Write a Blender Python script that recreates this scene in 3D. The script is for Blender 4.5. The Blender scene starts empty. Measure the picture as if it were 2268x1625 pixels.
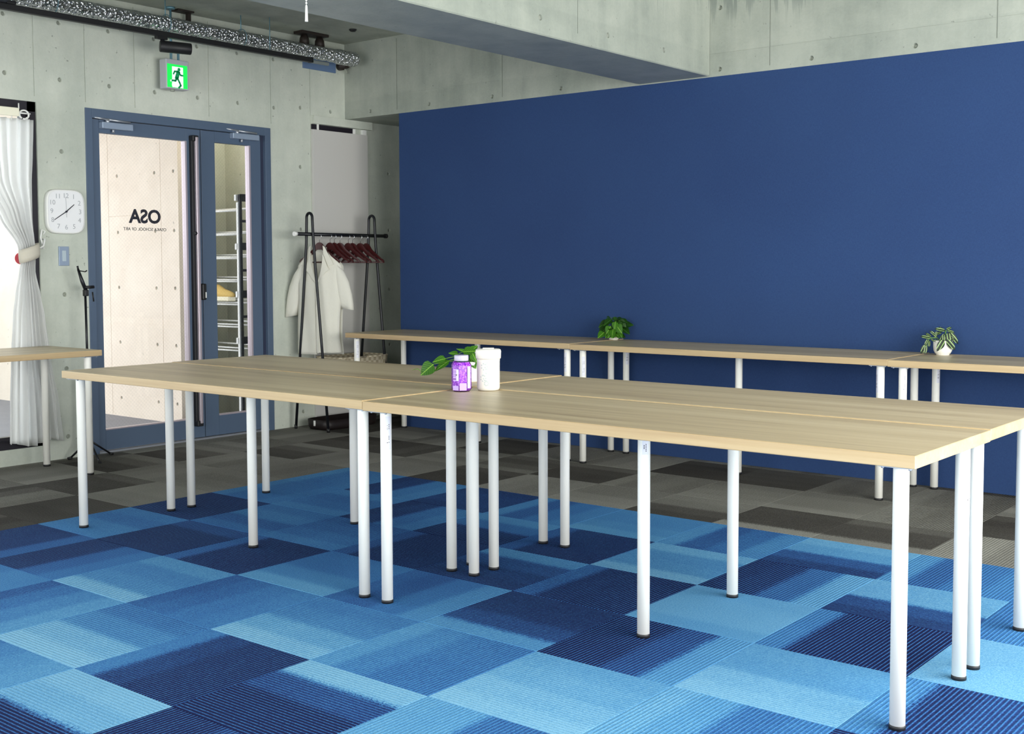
import bpy, bmesh, math, random
from mathutils import Vector, Matrix, noise
random.seed(7)
PI = math.pi
scene = bpy.context.scene
COL = scene.collection

# ------------------------------------------------------------------ camera
def make_camera():
    yaw, pitch, roll = 0.68086, -0.05781, 0.0029
    cy, sy, cp, sp = math.cos(yaw), math.sin(yaw), math.cos(pitch), math.sin(pitch)
    f = Vector((-sy*cp, cy*cp, sp)); r = Vector((cy, sy, 0)); d = f.cross(r)
    cr, sr = math.cos(roll), math.sin(roll)
    r2 = r*cr + d*sr; d2 = d*cr - r*sr
    cam = bpy.data.cameras.new('camera'); o = bpy.data.objects.new('camera', cam)
    COL.objects.link(o)
    m = Matrix((( r2.x, -d2.x, -f.x, 3.0763), (r2.y, -d2.y, -f.y, -2.9436), (r2.z, -d2.z, -f.z, 1.21503), (0, 0, 0, 1)))
    o.matrix_world = m
    cam.sensor_width = 36; cam.lens = 2624.36/2268*36
    cam.shift_y = -71.2/2268
    cam.clip_start = 0.05; cam.clip_end = 200
    scene.camera = o
make_camera()

# ------------------------------------------------------------------ world, lights, exposure
scene.view_settings.view_transform = 'Standard'
scene.view_settings.look = 'None'
scene.view_settings.gamma = 1.0
scene.view_settings.exposure = 0.0
scene.view_settings.use_curve_mapping = False
world = bpy.data.worlds.new('overcast_sky'); scene.world = world; world.use_nodes = True
bg = world.node_tree.nodes['Background']
bg.inputs['Color'].default_value = (0.93, 0.97, 1.0, 1); bg.inputs['Strength'].default_value = 4.0
scene.cycles.max_bounces = 8; scene.cycles.diffuse_bounces = 5; scene.cycles.transparent_max_bounces = 12
scene.cycles.sample_clamp_indirect = 4.0

def area(name, loc, look, sx, sy, power, color):
    l = bpy.data.lights.new(name, 'AREA'); l.shape = 'RECTANGLE'; l.size = sx; l.size_y = sy
    l.energy = power; l.color = color
    o = bpy.data.objects.new(name, l); COL.objects.link(o)
    o.location = loc; o.rotation_euler = (Vector(look)-Vector(loc)).to_track_quat('-Z', 'Y').to_euler()
    return o
area('porch_downlight', (-4.42, 2.95, 2.7), (-4.42, 3.05, 1.0), .3, .2, 7, (1.0, .93, .80))
# daylight through the glazed right wall and the long window of the end wall, plus an added front fill
area('daylight_right', (4.45, 0.2, 1.5), (0, 0.2, 1.35), 4.6, 2.2, 300, (1.0, 0.99, 0.93))
area('fill_front', (0.4, -5.0, 1.35), (0.4, 0, 1.3), 7.0, 2.1, 92, (1.0, 0.99, 0.94))  # added fill from behind the camera, lifts the shadows
area('daylight_left', (-4.35, -2.6, 1.3), (0, -2.2, 1.0), 3.6, 2.0, 60, (0.93, 0.97, 1.0))

# ------------------------------------------------------------------ materials
def newmat(name):
    m = bpy.data.materials.new(name); m.use_nodes = True
    nt = m.node_tree; return m, nt, nt.nodes['Principled BSDF']
def srgb(r, g, b):
    f = lambda c: ((c/255)/12.92 if c/255 <= .04045 else ((c/255+.055)/1.055)**2.4)
    return (f(r), f(g), f(b), 1)
def simple(name, col, rough=.5, metal=0.0, emit=None, emit_s=0, spec=None):
    m, nt, b = newmat(name)
    b.inputs['Base Color'].default_value = col; b.inputs['Roughness'].default_value = rough; b.inputs['Metallic'].default_value = metal
    if spec is not None: b.inputs['Specular IOR Level'].default_value = spec
    if emit: b.inputs['Emission Color'].default_value = emit; b.inputs['Emission Strength'].default_value = emit_s
    return m
class NT:
    def __init__(s, nt): s.nt = nt
    def n(s, t, **k):
        x = s.nt.nodes.new(t)
        for a, v in k.items():
            if a.startswith('i_'):
                key = a[2:]; x.inputs[int(key) if key.isdigit() else key.replace('_', ' ')].default_value = v
            else: setattr(x, a, v)
        return x
    def l(s, a, b): s.nt.links.new(a, b)
    def math(s, op, a, b=None, clamp=False):
        x = s.nt.nodes.new('ShaderNodeMath'); x.operation = op; x.use_clamp = clamp
        for i, v in enumerate((a, b)):
            if v is None: continue
            if isinstance(v, (int, float)): x.inputs[i].default_value = v
            else: s.l(v, x.inputs[i])
        return x.outputs[0]
    def ramp(s, fac, stops, interp='LINEAR'):
        x = s.nt.nodes.new('ShaderNodeValToRGB'); x.color_ramp.interpolation = interp
        e = x.color_ramp.elements
        while len(e) < len(stops): e.new(.5)
        for k, (p, c) in enumerate(stops): e[k].position = p; e[k].color = c
        s.l(fac, x.inputs[0]); return x.outputs[0]
    def mix(s, fac, a, b, blend='MIX'):
        x = s.nt.nodes.new('ShaderNodeMix'); x.data_type = 'RGBA'; x.blend_type = blend
        for i, v in ((0, fac), (6, a), (7, b)):
            if isinstance(v, (int, float)): x.inputs[i].default_value = v
            elif isinstance(v, tuple): x.inputs[i].default_value = v
            else: s.l(v, x.inputs[i])
        return x.outputs[2]
    def obj(s): return s.n('ShaderNodeTexCoord').outputs['Object']
    def geo(s): return s.n('ShaderNodeNewGeometry').outputs['Position']
    def mapping(s, v, scale=(1,1,1), rot=(0,0,0)):
        x = s.n('ShaderNodeMapping'); x.inputs['Scale'].default_value = scale; x.inputs['Rotation'].default_value = rot
        s.l(v, x.inputs['Vector']); return x.outputs[0]
    def noise(s, v, scale, detail=3, rough=.5):
        x = s.n('ShaderNodeTexNoise'); x.inputs['Scale'].default_value = scale; x.inputs['Detail'].default_value = detail; x.inputs['Roughness'].default_value = rough
        s.l(v, x.inputs['Vector']); return x.outputs['Fac']
    def bump(s, h, strength, dist, b):
        x = s.n('ShaderNodeBump'); x.inputs['Strength'].default_value = strength; x.inputs['Distance'].default_value = dist
        s.l(h, x.inputs['Height']); s.l(x.outputs[0], b.inputs['Normal'])

def concrete(name, lo, hi, stain=.35, smooth=.75):
    m, nt, b = newmat(name); N = NT(nt)
    p = N.geo()
    big = N.noise(p, 1.3, 4, .6); mid = N.noise(p, 7, 5, .65); fine = N.noise(p, 60, 3, .6)
    streak = N.noise(N.mapping(p, (3.5, 3.5, .35)), 1.6, 4, .6)
    f = N.math('ADD', N.math('MULTIPLY', big, .55), N.math('MULTIPLY', mid, .3))
    f = N.math('ADD', f, N.math('MULTIPLY', fine, .12))
    f = N.math('ADD', f, N.math('MULTIPLY', streak, stain))
    c = N.ramp(f, [(.42, lo), (.86, hi)])
    pit = N.ramp(N.noise(p, 38, 2, .4), [(.22, (.55, .56, .55, 1)), (.27, (1, 1, 1, 1))])
    c = N.mix(1.0, c, pit, 'MULTIPLY')
    N.l(c, b.inputs['Base Color']); b.inputs['Roughness'].default_value = smooth
    N.bump(N.math('ADD', fine, mid), .12, .01, b)
    return m
M = {}
M['concrete'] = concrete('concrete', srgb(174, 181, 170), srgb(212, 215, 203), .3)
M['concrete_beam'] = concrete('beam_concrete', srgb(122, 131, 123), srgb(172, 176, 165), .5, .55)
def weathered(m):
    nt = m.node_tree; N = NT(nt); b = nt.nodes['Principled BSDF']; old = b.inputs['Base Color'].links[0].from_socket
    p = N.geo(); sep = N.n('ShaderNodeSeparateXYZ'); N.l(p, sep.inputs[0])
    def sm(v, a, c):
        x = N.n('ShaderNodeMapRange'); x.interpolation_type = 'SMOOTHSTEP'; x.inputs['From Min'].default_value = a; x.inputs['From Max'].default_value = c; N.l(v, x.inputs['Value']); return x.outputs['Result']
    drip = N.noise(N.mapping(p, (26, 26, 1.6)), 1.0, 3, .6)
    zone = N.math('MULTIPLY', N.math('MULTIPLY', sm(sep.outputs['X'], -.75, -.55), sm(sep.outputs['X'], .25, .0)), sm(sep.outputs['Z'], 2.56, 2.86))
    f = N.math('MULTIPLY', sm(N.math('ADD', drip, N.math('MULTIPLY', zone, .22)), .66, .76), zone)
    wav = N.math('ADD', sep.outputs['Z'], N.math('MULTIPLY', N.noise(p, 2.2, 3), .05))
    pour = N.math('MULTIPLY', sm(wav, 2.545, 2.53), .10)
    patch = N.math('MULTIPLY', sm(N.noise(N.mapping(p, (.9, .9, 1.6)), 1.0, 4, .6), .5, .66), .20)
    c = N.mix(N.math('MULTIPLY', f, .55), old, srgb(96, 108, 104)); c = N.mix(pour, c, srgb(90, 104, 98)); c = N.mix(patch, c, srgb(96, 108, 100))
    N.l(c, b.inputs['Base Color'])
weathered(M['concrete_beam'])
M['porch_concrete'] = concrete('porch_concrete', srgb(222, 208, 192), srgb(243, 232, 218), .1)  # warm bounced daylight is put into the base colour
M['beam_underside_shade'] = concrete('shade_tinted_concrete', srgb(112, 122, 126), srgb(166, 174, 172), .3, .4)  # smooth formwork finish; blue bounce and shade are put into the colour
M['alcove_concrete'] = concrete('alcove_concrete', srgb(176, 180, 164), srgb(206, 206, 190), .2)
M['mortar'] = simple('mortar_plug', srgb(150, 154, 143), .9)
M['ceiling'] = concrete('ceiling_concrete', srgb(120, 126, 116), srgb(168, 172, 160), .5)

# navy woven wall covering
m, nt, b = newmat('navy_fabric'); N = NT(nt); p = N.geo()
warp = N.noise(N.mapping(p, (90, 90, 900)), 1.0, 2); weft = N.noise(N.mapping(p, (900, 900, 60)), 1.0, 2); blot = N.noise(p, 1.1, 3)
f = N.math('ADD', N.math('MULTIPLY', N.math('ADD', warp, weft), .4), N.math('MULTIPLY', blot, .22))
N.l(N.ramp(f, [(.3, srgb(31, 51, 93)), (.72, srgb(46, 73, 117))]), b.inputs['Base Color'])
b.inputs['Roughness'].default_value = .8; b.inputs['Specular IOR Level'].default_value = .25
N.bump(N.math('ADD', warp, weft), .15, .002, b)
M['navy'] = m

# carpet tiles: object colour RGBA = four tone stops across the tile (local X); lines run along local Y
def carpet(name, stops, linegain):
    m, nt, b = newmat(name); N = NT(nt)
    o = N.obj(); sep = N.n('ShaderNodeSeparateXYZ'); N.l(o, sep.inputs[0])
    info = N.n('ShaderNodeObjectInfo'); sc = N.n('ShaderNodeSeparateColor'); N.l(info.outputs['Color'], sc.inputs[0])
    rnd = N.math('MULTIPLY', info.outputs['Random'], 37.0)
    off = N.n('ShaderNodeVectorMath', operation='ADD'); N.l(o, off.inputs[0]); N.l(rnd, off.inputs[1])
    P = off.outputs[0]
    u = N.math('ADD', N.math('MULTIPLY', sep.outputs['X'], 2.0), .5)
    jit = N.noise(P, 140, 3, .8)
    uj = N.math('ADD', u, N.math('MULTIPLY', N.math('SUBTRACT', jit, .5), .22))
    def step(a):
        x = N.n('ShaderNodeMapRange'); x.interpolation_type = 'SMOOTHSTEP'
        x.inputs['From Min'].default_value = a-.04; x.inputs['From Max'].default_value = a+.04
        N.l(uj, x.inputs['Value']); return x.outputs['Result']
    v = sc.outputs['Red']
    for a, nxt in ((.2, sc.outputs['Green']), (.47, sc.outputs['Blue']), (.76, info.outputs['Alpha'])):
        s = step(a)
        v = N.math('ADD', N.math('MULTIPLY', v, N.math('SUBTRACT', 1.0, s)), N.math('MULTIPLY', nxt, s))
    # yarn lines
    wob = N.noise(N.mapping(P, (30, 6, 1)), 1.0, 1)
    ph = N.math('ADD', N.math('MULTIPLY', sep.outputs['X'], 2*PI/.0135), N.math('MULTIPLY', wob, .8))
    ln = N.math('SUBTRACT', N.math('MULTIPLY', N.math('POWER', N.math('ADD', N.math('MULTIPLY', N.math('SINE', ph), .5), .5), 2.2), 2.4), .8)
    ln = N.math('MULTIPLY', ln, N.math('ADD', .4, N.math('MULTIPLY', N.noise(N.mapping(P, (60, 160, 1)), 1.0, 1), 1.1)))
    dark = N.math('SUBTRACT', 1.0, v, True)
    amp = N.math('ADD', .022, N.math('MULTIPLY', N.math('POWER', dark, 2.5), linegain))
    speck = N.math('SUBTRACT', N.noise(P, 190, 3, .85), .5)
    v = N.math('ADD', v, N.math('MULTIPLY', ln, amp))
    v = N.math('ADD', v, N.math('MULTIPLY', speck, .95))
    big = N.math('SUBTRACT', N.noise(P, 3.0, 2), .5)
    v = N.math('ADD', v, N.math('MULTIPLY', big, .12))
    N.l(N.ramp(v, stops), b.inputs['Base Color'])
    b.inputs['Roughness'].default_value = .95; b.inputs['Specular IOR Level'].default_value = .1
    b.inputs['Sheen Weight'].default_value = 0
    N.bump(N.math('ADD', N.noise(P, 300, 2, .7), N.math('MULTIPLY', ln, .5)), .35, .004, b)
    return m
M['carpet_blue'] = carpet('blue_carpet', [(0, srgb(19, 27, 66)), (.25, srgb(34, 58, 112)), (.5, srgb(52, 104, 162)), (.75, srgb(82, 142, 186)), (1, srgb(124, 174, 204))], .3)
M['carpet_grey'] = carpet('grey_carpet', [(0, srgb(50, 47, 44)), (.3, srgb(88, 86, 81)), (.6, srgb(130, 129, 122)), (1, srgb(170, 168, 158))], .08)

# oak laminate: grain along local X
def wood(name, stops, gloss):
    m, nt, b = newmat(name); N = NT(nt); o = N.obj()
    info = N.n('ShaderNodeObjectInfo'); rnd = N.math('MULTIPLY', info.outputs['Random'], 11.0)
    off = N.n('ShaderNodeVectorMath', operation='ADD'); N.l(o, off.inputs[0]); N.l(rnd, off.inputs[1]); o = off.outputs[0]
    wide = N.noise(N.mapping(o, (.35, 9, 9)), 1.0, 3, .55)
    fine = N.noise(N.mapping(o, (2.2, 85, 85)), 1.0, 4, .6)
    f = N.math('ADD', N.math('MULTIPLY', wide, .7), N.math('MULTIPLY', fine, .35))
    N.l(N.ramp(f, stops), b.inputs['Base Color'])
    b.inputs['Roughness'].default_value = gloss
    N.bump(fine, .06, .002, b)
    return m
M['oak_top'] = wood('oak_laminate', [(.32, srgb(152, 132, 102)), (.52, srgb(188, 170, 136)), (.74, srgb(206, 190, 158))], .4)
M['oak_edge'] = wood('oak_edge_band', [(.32, srgb(166, 139, 100)), (.55, srgb(186, 161, 121)), (.75, srgb(200, 178, 140))], .42)
M['white_paint'] = simple('white_lacquer', srgb(242, 240, 232), .38)
M['black_plastic'] = simple('black_plastic', srgb(22, 22, 25), .5)
M['black_metal'] = simple('black_metal', srgb(20, 22, 28), .4, .2)
M['ink'] = simple('black_ink', srgb(24, 24, 40), .6)
M['sticker'] = simple('sticker_film', srgb(224, 224, 232), .45)
M['door_blue'] = simple('blue_grey_paint', srgb(78, 95, 118), .5)
M['door_dark'] = simple('dark_blue_recess', srgb(38, 46, 70), .6)
M['steel'] = simple('brushed_steel', srgb(186, 190, 198), .35, .7)
M['closer'] = simple('closer_silver', srgb(150, 165, 186), .4, .3)
M['pinkish'] = simple('anodised_bar', srgb(188, 176, 184), .35, .4)
M['white_plastic'] = simple('white_plastic', srgb(232, 232, 228), .4)
M['chrome'] = simple('chrome', srgb(215, 215, 220), .15, 1)
M['panel'] = simple('matt_panel', srgb(196, 194, 190), .6)
M['frame_dark'] = simple('dark_window_frame', srgb(28, 24, 34), .4)
M['steel_blue'] = simple('steel_blue_paint', srgb(96, 120, 156), .5)
M['teal_steel'] = simple('galvanised_steel', srgb(110, 150, 165), .45, .4)
M['mahogany'] = simple('mahogany_wood', srgb(62, 16, 18), .35)
M['ivory'] = simple('ivory_ceramic', srgb(238, 236, 226), .3)
M['soil'] = simple('potting_soil', srgb(52, 40, 28), .95)
M['rust'] = simple('dark_bronze', srgb(50, 42, 38), .5, .3)

def foil():
    m, nt, b = newmat('crumpled_foil'); N = NT(nt); o = N.geo()
    b.inputs['Base Color'].default_value = srgb(214, 216, 220); b.inputs['Metallic'].default_value = 1.0; b.inputs['Roughness'].default_value = .16
    v = N.n('ShaderNodeTexVoronoi'); v.inputs['Scale'].default_value = 55; N.l(o, v.inputs['Vector'])
    N.bump(N.math('ADD', v.outputs['Distance'], N.noise(o, 45, 3)), .9, .02, b)
    return m
M['foil'] = foil()
def glass(name, tint, wires):
    m = bpy.data.materials.new(name); m.use_nodes = True; nt = m.node_tree; nt.nodes.clear(); N = NT(nt)
    out = N.n('ShaderNodeOutputMaterial'); tr = N.n('ShaderNodeBsdfTransparent'); tr.inputs[0].default_value = tint
    gl = N.n('ShaderNodeBsdfGlossy'); gl.inputs['Roughness'].default_value = .03
    fr = N.n('ShaderNodeFresnel'); fr.inputs[0].default_value = 1.3
    mx = N.n('ShaderNodeMixShader'); N.l(fr.outputs[0], mx.inputs[0]); N.l(tr.outputs[0], mx.inputs[1]); N.l(gl.outputs[0], mx.inputs[2])
    last = mx.outputs[0]
    if wires:
        sep = N.n('ShaderNodeSeparateXYZ'); N.l(N.geo(), sep.inputs[0])
        fs = []
        for sg in (1, -1):
            d = N.math('ADD', sep.outputs['Y'], N.math('MULTIPLY', sep.outputs['Z'], sg))
            w = N.math('SINE', N.math('MULTIPLY', d, 2*PI/.026)); fs.append(N.math('GREATER_THAN', w, .97))
        f = N.math('MULTIPLY', N.math('MAXIMUM', fs[0], fs[1]), .10)
        df = N.n('ShaderNodeBsdfDiffuse'); df.inputs[0].default_value = srgb(150, 150, 150)
        m2 = N.n('ShaderNodeMixShader'); N.l(f, m2.inputs[0]); N.l(last, m2.inputs[1]); N.l(df.outputs[0], m2.inputs[2]); last = m2.outputs[0]
    N.l(last, out.inputs[0]); return m
M['wired_glass'] = glass('wired_glass', (.97, .97, .97, 1), True)
M['clear_glass'] = glass('clear_glass', (.96, .98, .98, 1), False)
def cloth(name, col, transl, transp=0.0, wrinkle=30):
    m = bpy.data.materials.new(name); m.use_nodes = True; nt = m.node_tree; nt.nodes.clear(); N = NT(nt)
    out = N.n('ShaderNodeOutputMaterial'); d = N.n('ShaderNodeBsdfDiffuse'); t = N.n('ShaderNodeBsdfTranslucent')
    d.inputs[0].default_value = col; t.inputs[0].default_value = col
    mx = N.n('ShaderNodeMixShader'); mx.inputs[0].default_value = transl
    bp_ = N.n('ShaderNodeBump'); bp_.inputs['Strength'].default_value = .3; bp_.inputs['Distance'].default_value = .01
    N.l(N.noise(N.obj(), wrinkle, 3), bp_.inputs['Height']); N.l(bp_.outputs[0], d.inputs['Normal'])
    N.l(d.outputs[0], mx.inputs[1]); N.l(t.outputs[0], mx.inputs[2]); last = mx.outputs[0]
    if transp:
        tp = N.n('ShaderNodeBsdfTransparent'); m2 = N.n('ShaderNodeMixShader'); m2.inputs[0].default_value = transp
        N.l(last, m2.inputs[1]); N.l(tp.outputs[0], m2.inputs[2]); last = m2.outputs[0]
    N.l(last, out.inputs[0]); return m
M['curtain'] = cloth('sheer_curtain', srgb(250, 250, 249), .7, .15)
M['shirt'] = cloth('cream_linen', srgb(244, 242, 232), .3)
M['tieback'] = cloth('beige_tieback', srgb(206, 200, 186), .1)
def leafmat(name, dark, light, kind):
    m, nt, b = newmat(name); N = NT(nt); sep = N.n('ShaderNodeSeparateXYZ'); N.l(N.obj(), sep.inputs[0])
    ax = N.math('ABSOLUTE', sep.outputs['X'])
    if kind == 'stripe':      # two silver stripes, one each side of the midrib (leaf half-width about .22 of length 1)
        f = N.math('MULTIPLY', N.math('GREATER_THAN', ax, .07), N.math('LESS_THAN', ax, .125))
    else:
        rib = N.math('LESS_THAN', ax, .018)
        vein = N.math('GREATER_THAN', N.math('SINE', N.math('MULTIPLY', N.math('SUBTRACT', sep.outputs['Y'], N.math('MULTIPLY', ax, .9)), 42)), .82)
        f = N.math('MAXIMUM', rib, N.math('MULTIPLY', vein, .35))
    N.l(N.mix(f, dark, light), b.inputs['Base Color']); b.inputs['Roughness'].default_value = .45; b.inputs['Specular IOR Level'].default_value = .3
    b.inputs['Subsurface Weight'].default_value = 0
    return m
M['pothos'] = leafmat('pothos_leaf', srgb(38, 88, 8), srgb(124, 168, 62), 'rib')
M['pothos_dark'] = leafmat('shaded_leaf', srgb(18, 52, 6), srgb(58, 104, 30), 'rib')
M['wandering'] = leafmat('striped_leaf', srgb(6, 28, 8), srgb(140, 168, 108), 'stripe')
M['stem'] = simple('green_stem', srgb(90, 130, 40), .5)
# purple beads in a clear jar
m, nt, b = newmat('purple_beads'); N = NT(nt); v = N.n('ShaderNodeTexVoronoi'); v.inputs['Scale'].default_value = 150; N.l(N.obj(), v.inputs['Vector'])
N.l(N.ramp(v.outputs['Distance'], [(.1, srgb(222, 150, 246)), (.5, srgb(158, 46, 214)), (.9, srgb(120, 20, 180))]), b.inputs['Base Color']); b.inputs['Roughness'].default_value = .2
M['beads'] = m
M['jar_label'] = simple('lilac_label', srgb(184, 156, 218), .4)
M['jar_cap'] = simple('frosted_cap', srgb(178, 174, 198), .35)
M['tag'] = simple('white_tag', srgb(214, 210, 222), .4)
M['faint_ink'] = simple('faint_grey_print', srgb(178, 186, 186), .5)
M['canister_white'] = simple('canister_plastic', srgb(218, 215, 207), .45)
# woven basket
m, nt, b = newmat('woven_straw'); N = NT(nt); ck = N.n('ShaderNodeTexChecker'); ck.inputs['Scale'].default_value = 38; N.l(N.geo(), ck.inputs['Vector'])
ck.inputs[1].default_value = srgb(206, 196, 172); ck.inputs[2].default_value = srgb(172, 158, 132); N.l(ck.outputs[0], b.inputs['Base Color']); b.inputs['Roughness'].default_value = .8
M['straw'] = m
M['exit_green'] = simple('exit_green', srgb(20, 200, 70), .4, 0, srgb(30, 235, 90), .75)
M['exit_white'] = simple('exit_white', srgb(240, 255, 245), .4, 0, (.9, 1, .93, 1), 1.0)
M['exit_dark'] = simple('exit_figure_green', srgb(20, 130, 80), .4, 0, srgb(10, 120, 70), .5)
M['deck'] = concrete('porch_floor', srgb(118, 118, 124), srgb(138, 138, 144), .1)
M['parapet'] = simple('white_parapet', srgb(240, 240, 238), .7)
M['clock_face'] = simple('clock_face', srgb(236, 236, 238), .45)
M['clock_grey'] = simple('numeral_grey', srgb(172, 174, 178), .5)
M['red_sticker'] = simple('pink_red_sticker', srgb(236, 92, 104), .5, 0)
M['yellow_shoe'] = simple('tan_suede', srgb(216, 182, 104), .8)
M['cream'] = simple('cream_sole', srgb(236, 228, 200), .7)

# ------------------------------------------------------------------ mesh helpers
def wm(o): return (wm(o.parent) @ o.matrix_basis) if o.parent else o.matrix_basis
class MB:
    def __init__(s): s.bm = bmesh.new(); s.mi = 0
    def _tag(s, faces):
        for f in faces: f.material_index = s.mi
    def box(s, x0, x1, y0, y1, z0, z1, bev=0.0, mat=None, seg=2):
        t = bmesh.new(); bmesh.ops.create_cube(t, size=1)
        for v in t.verts: v.co = Vector(((x0+x1)/2+v.co.x*(x1-x0), (y0+y1)/2+v.co.y*(y1-y0), (z0+z1)/2+v.co.z*(z1-z0)))
        if bev: bmesh.ops.bevel(t, geom=list(t.edges), offset=bev, segments=seg, affect='EDGES', profile=.5)
        s.merge(t, mat); return s
    def merge(s, t, mat=None, smooth=False):
        if mat is not None: bmesh.ops.transform(t, matrix=mat, verts=list(t.verts))
        mp = {}
        for v in t.verts: mp[v] = s.bm.verts.new(v.co)
        for f in t.faces:
            try:
                nf = s.bm.faces.new([mp[v] for v in f.verts]); nf.material_index = s.mi; nf.smooth = f.smooth or smooth
            except ValueError: pass
        t.free()
    def tube(s, pts, r, n=10, caps=True, sx=1.0, rs=None):
        """round tube along points; sx squashes the second axis; rs = radius per point"""
        pts = [Vector(p) for p in pts]; rings = []
        t0 = (pts[1]-pts[0]).normalized(); up = Vector((0, 0, 1)) if abs(t0.z) < .9 else Vector((0, 1, 0))
        a = t0.cross(up).normalized()
        for i, p in enumerate(pts):
            t = (pts[min(i+1, len(pts)-1)]-pts[max(i-1, 0)]).normalized()
            a = (a - t*a.dot(t)).normalized(); b = t.cross(a)
            rr = rs[i] if rs else r
            rings.append([s.bm.verts.new(p + a*math.cos(2*PI*k/n)*rr*sx + b*math.sin(2*PI*k/n)*rr) for k in range(n)])
        for i in range(len(rings)-1):
            for k in range(n):
                f = s.bm.faces.new((rings[i][k], rings[i][(k+1) % n], rings[i+1][(k+1) % n], rings[i+1][k])); f.smooth = True; f.material_index = s.mi
        if caps:
            for rg in (rings[0][::-1], rings[-1]):
                f = s.bm.faces.new(rg); f.material_index = s.mi
        return s
    def lathe(s, prof, c=(0, 0, 0), n=24, axis='Z', smooth=True, caps=True):
        rings = []; c = Vector(c)
        for r, h in prof:
            rg = []
            for k in range(n):
                x, y = r*math.cos(2*PI*k/n), r*math.sin(2*PI*k/n)
                v = {'Z': Vector((x, y, h)), 'X': Vector((h, x, y)), 'Y': Vector((y, h, x))}[axis]
                rg.append(s.bm.verts.new(c+v))
            rings.append(rg)
        for i in range(len(rings)-1):
            for k in range(n):
                f = s.bm.faces.new((rings[i][k], rings[i][(k+1) % n], rings[i+1][(k+1) % n], rings[i+1][k])); f.smooth = smooth; f.material_index = s.mi
        if caps:
            for rg in (rings[0][::-1], rings[-1]): s._tag([s.bm.faces.new(rg)])
        return s
    def prism(s, poly, o, u, v, w):
        """polygon (a,b) placed at o + a*u + b*v, extruded by vector w"""
        o, u, v, w = map(Vector, (o, u, v, w))
        A = [s.bm.verts.new(o+u*a+v*b) for a, b in poly]; B = [s.bm.verts.new(o+u*a+v*b+w) for a, b in poly]
        n = len(poly); s._tag([s.bm.faces.new(A[::-1]), s.bm.faces.new(B)])
        for k in range(n): s._tag([s.bm.faces.new((A[k], A[(k+1) % n], B[(k+1) % n], B[k]))])
        return s
    def grid(s, rows, closed=False):
        R = [[s.bm.verts.new(p) for p in r] for r in rows]
        for i in range(len(R)-1):
            m = len(R[i])
            for k in range(m if closed else m-1):
                f = s.bm.faces.new((R[i][k], R[i][(k+1) % m], R[i+1][(k+1) % m], R[i+1][k])); f.smooth = True; f.material_index = s.mi
        return s
    def build(s, name, mat, parent=None, local=False, sharp=40):
        bmesh.ops.recalc_face_normals(s.bm, faces=list(s.bm.faces))
        me = bpy.data.meshes.new(name)
        if parent and not local: bmesh.ops.transform(s.bm, matrix=wm(parent).inverted(), verts=list(s.bm.verts))
        s.bm.to_mesh(me); s.bm.free()
        for mm in (mat if isinstance(mat, (list, tuple)) else [mat]): me.materials.append(mm)
        o = bpy.data.objects.new(name, me); COL.objects.link(o)
        if parent: o.parent = parent
        return o
def tag(o, label=None, cat=None, group=None, kind=None):
    for k, v in (('label', label), ('category', cat), ('group', group), ('kind', kind)):
        if v: o[k] = v
    return o
def empty(name, loc=(0, 0, 0), rz=0.0, label=None, cat=None, group=None, kind=None):
    o = bpy.data.objects.new(name, None); COL.objects.link(o); o.location = loc; o.rotation_euler = (0, 0, rz); o.empty_display_size = .1
    return tag(o, label, cat, group, kind)
def dup(o, parent=None):
    c = o.copy(); COL.objects.link(c); c.parent = parent
    for ch in list(KIDS(o)): dup(ch, c)
    return c
def KIDS(o): return [x for x in bpy.data.objects if x.parent == o]
def solidify(o, t):
    m = o.modifiers.new('thickness', 'SOLIDIFY'); m.thickness = t; m.offset = 0
def text_mesh(name, body, size, origin, u, v, mat, parent=None, extrude=.0006, align='CENTER', bold=0.0):
    c = bpy.data.curves.new(name, 'FONT'); c.body = body; c.size = size; c.align_x = align; c.align_y = 'CENTER'; c.extrude = extrude; c.offset = bold; c.resolution_u = 4
    t = bpy.data.objects.new(name, c); COL.objects.link(t)
    dg = bpy.context.evaluated_depsgraph_get(); me = bpy.data.meshes.new_from_object(t.evaluated_get(dg))
    bpy.data.objects.remove(t); bpy.data.curves.remove(c)
    u, v = Vector(u), Vector(v); w = u.cross(v); o3 = Vector(origin)
    mt = Matrix(((u.x, v.x, w.x, o3.x), (u.y, v.y, w.y, o3.y), (u.z, v.z, w.z, o3.z), (0, 0, 0, 1)))
    if parent: mt = wm(parent).inverted() @ mt
    me.transform(mt); me.materials.clear(); me.materials.append(mat); me.name = name
    o = bpy.data.objects.new(name, me); COL.objects.link(o)
    if parent: o.parent = parent
    return o
def carve(o, cut):
    """cut holes and joints (a bmesh builder of closed solids, world space) out of object o"""
    me = bpy.data.meshes.new('cut'); bmesh.ops.recalc_face_normals(cut.bm, faces=list(cut.bm.faces)); cut.bm.to_mesh(me); cut.bm.free()
    c = bpy.data.objects.new('cut', me); COL.objects.link(c)
    md = o.modifiers.new('cut', 'BOOLEAN'); md.operation = 'DIFFERENCE'; md.object = c; md.solver = 'EXACT'; md.use_self = True
    dg = bpy.context.evaluated_depsgraph_get(); n = bpy.data.meshes.new_from_object(o.evaluated_get(dg))
    o.modifiers.clear(); n.name = o.name; o.data = n
    bpy.data.objects.remove(c); bpy.data.meshes.remove(me)

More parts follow.
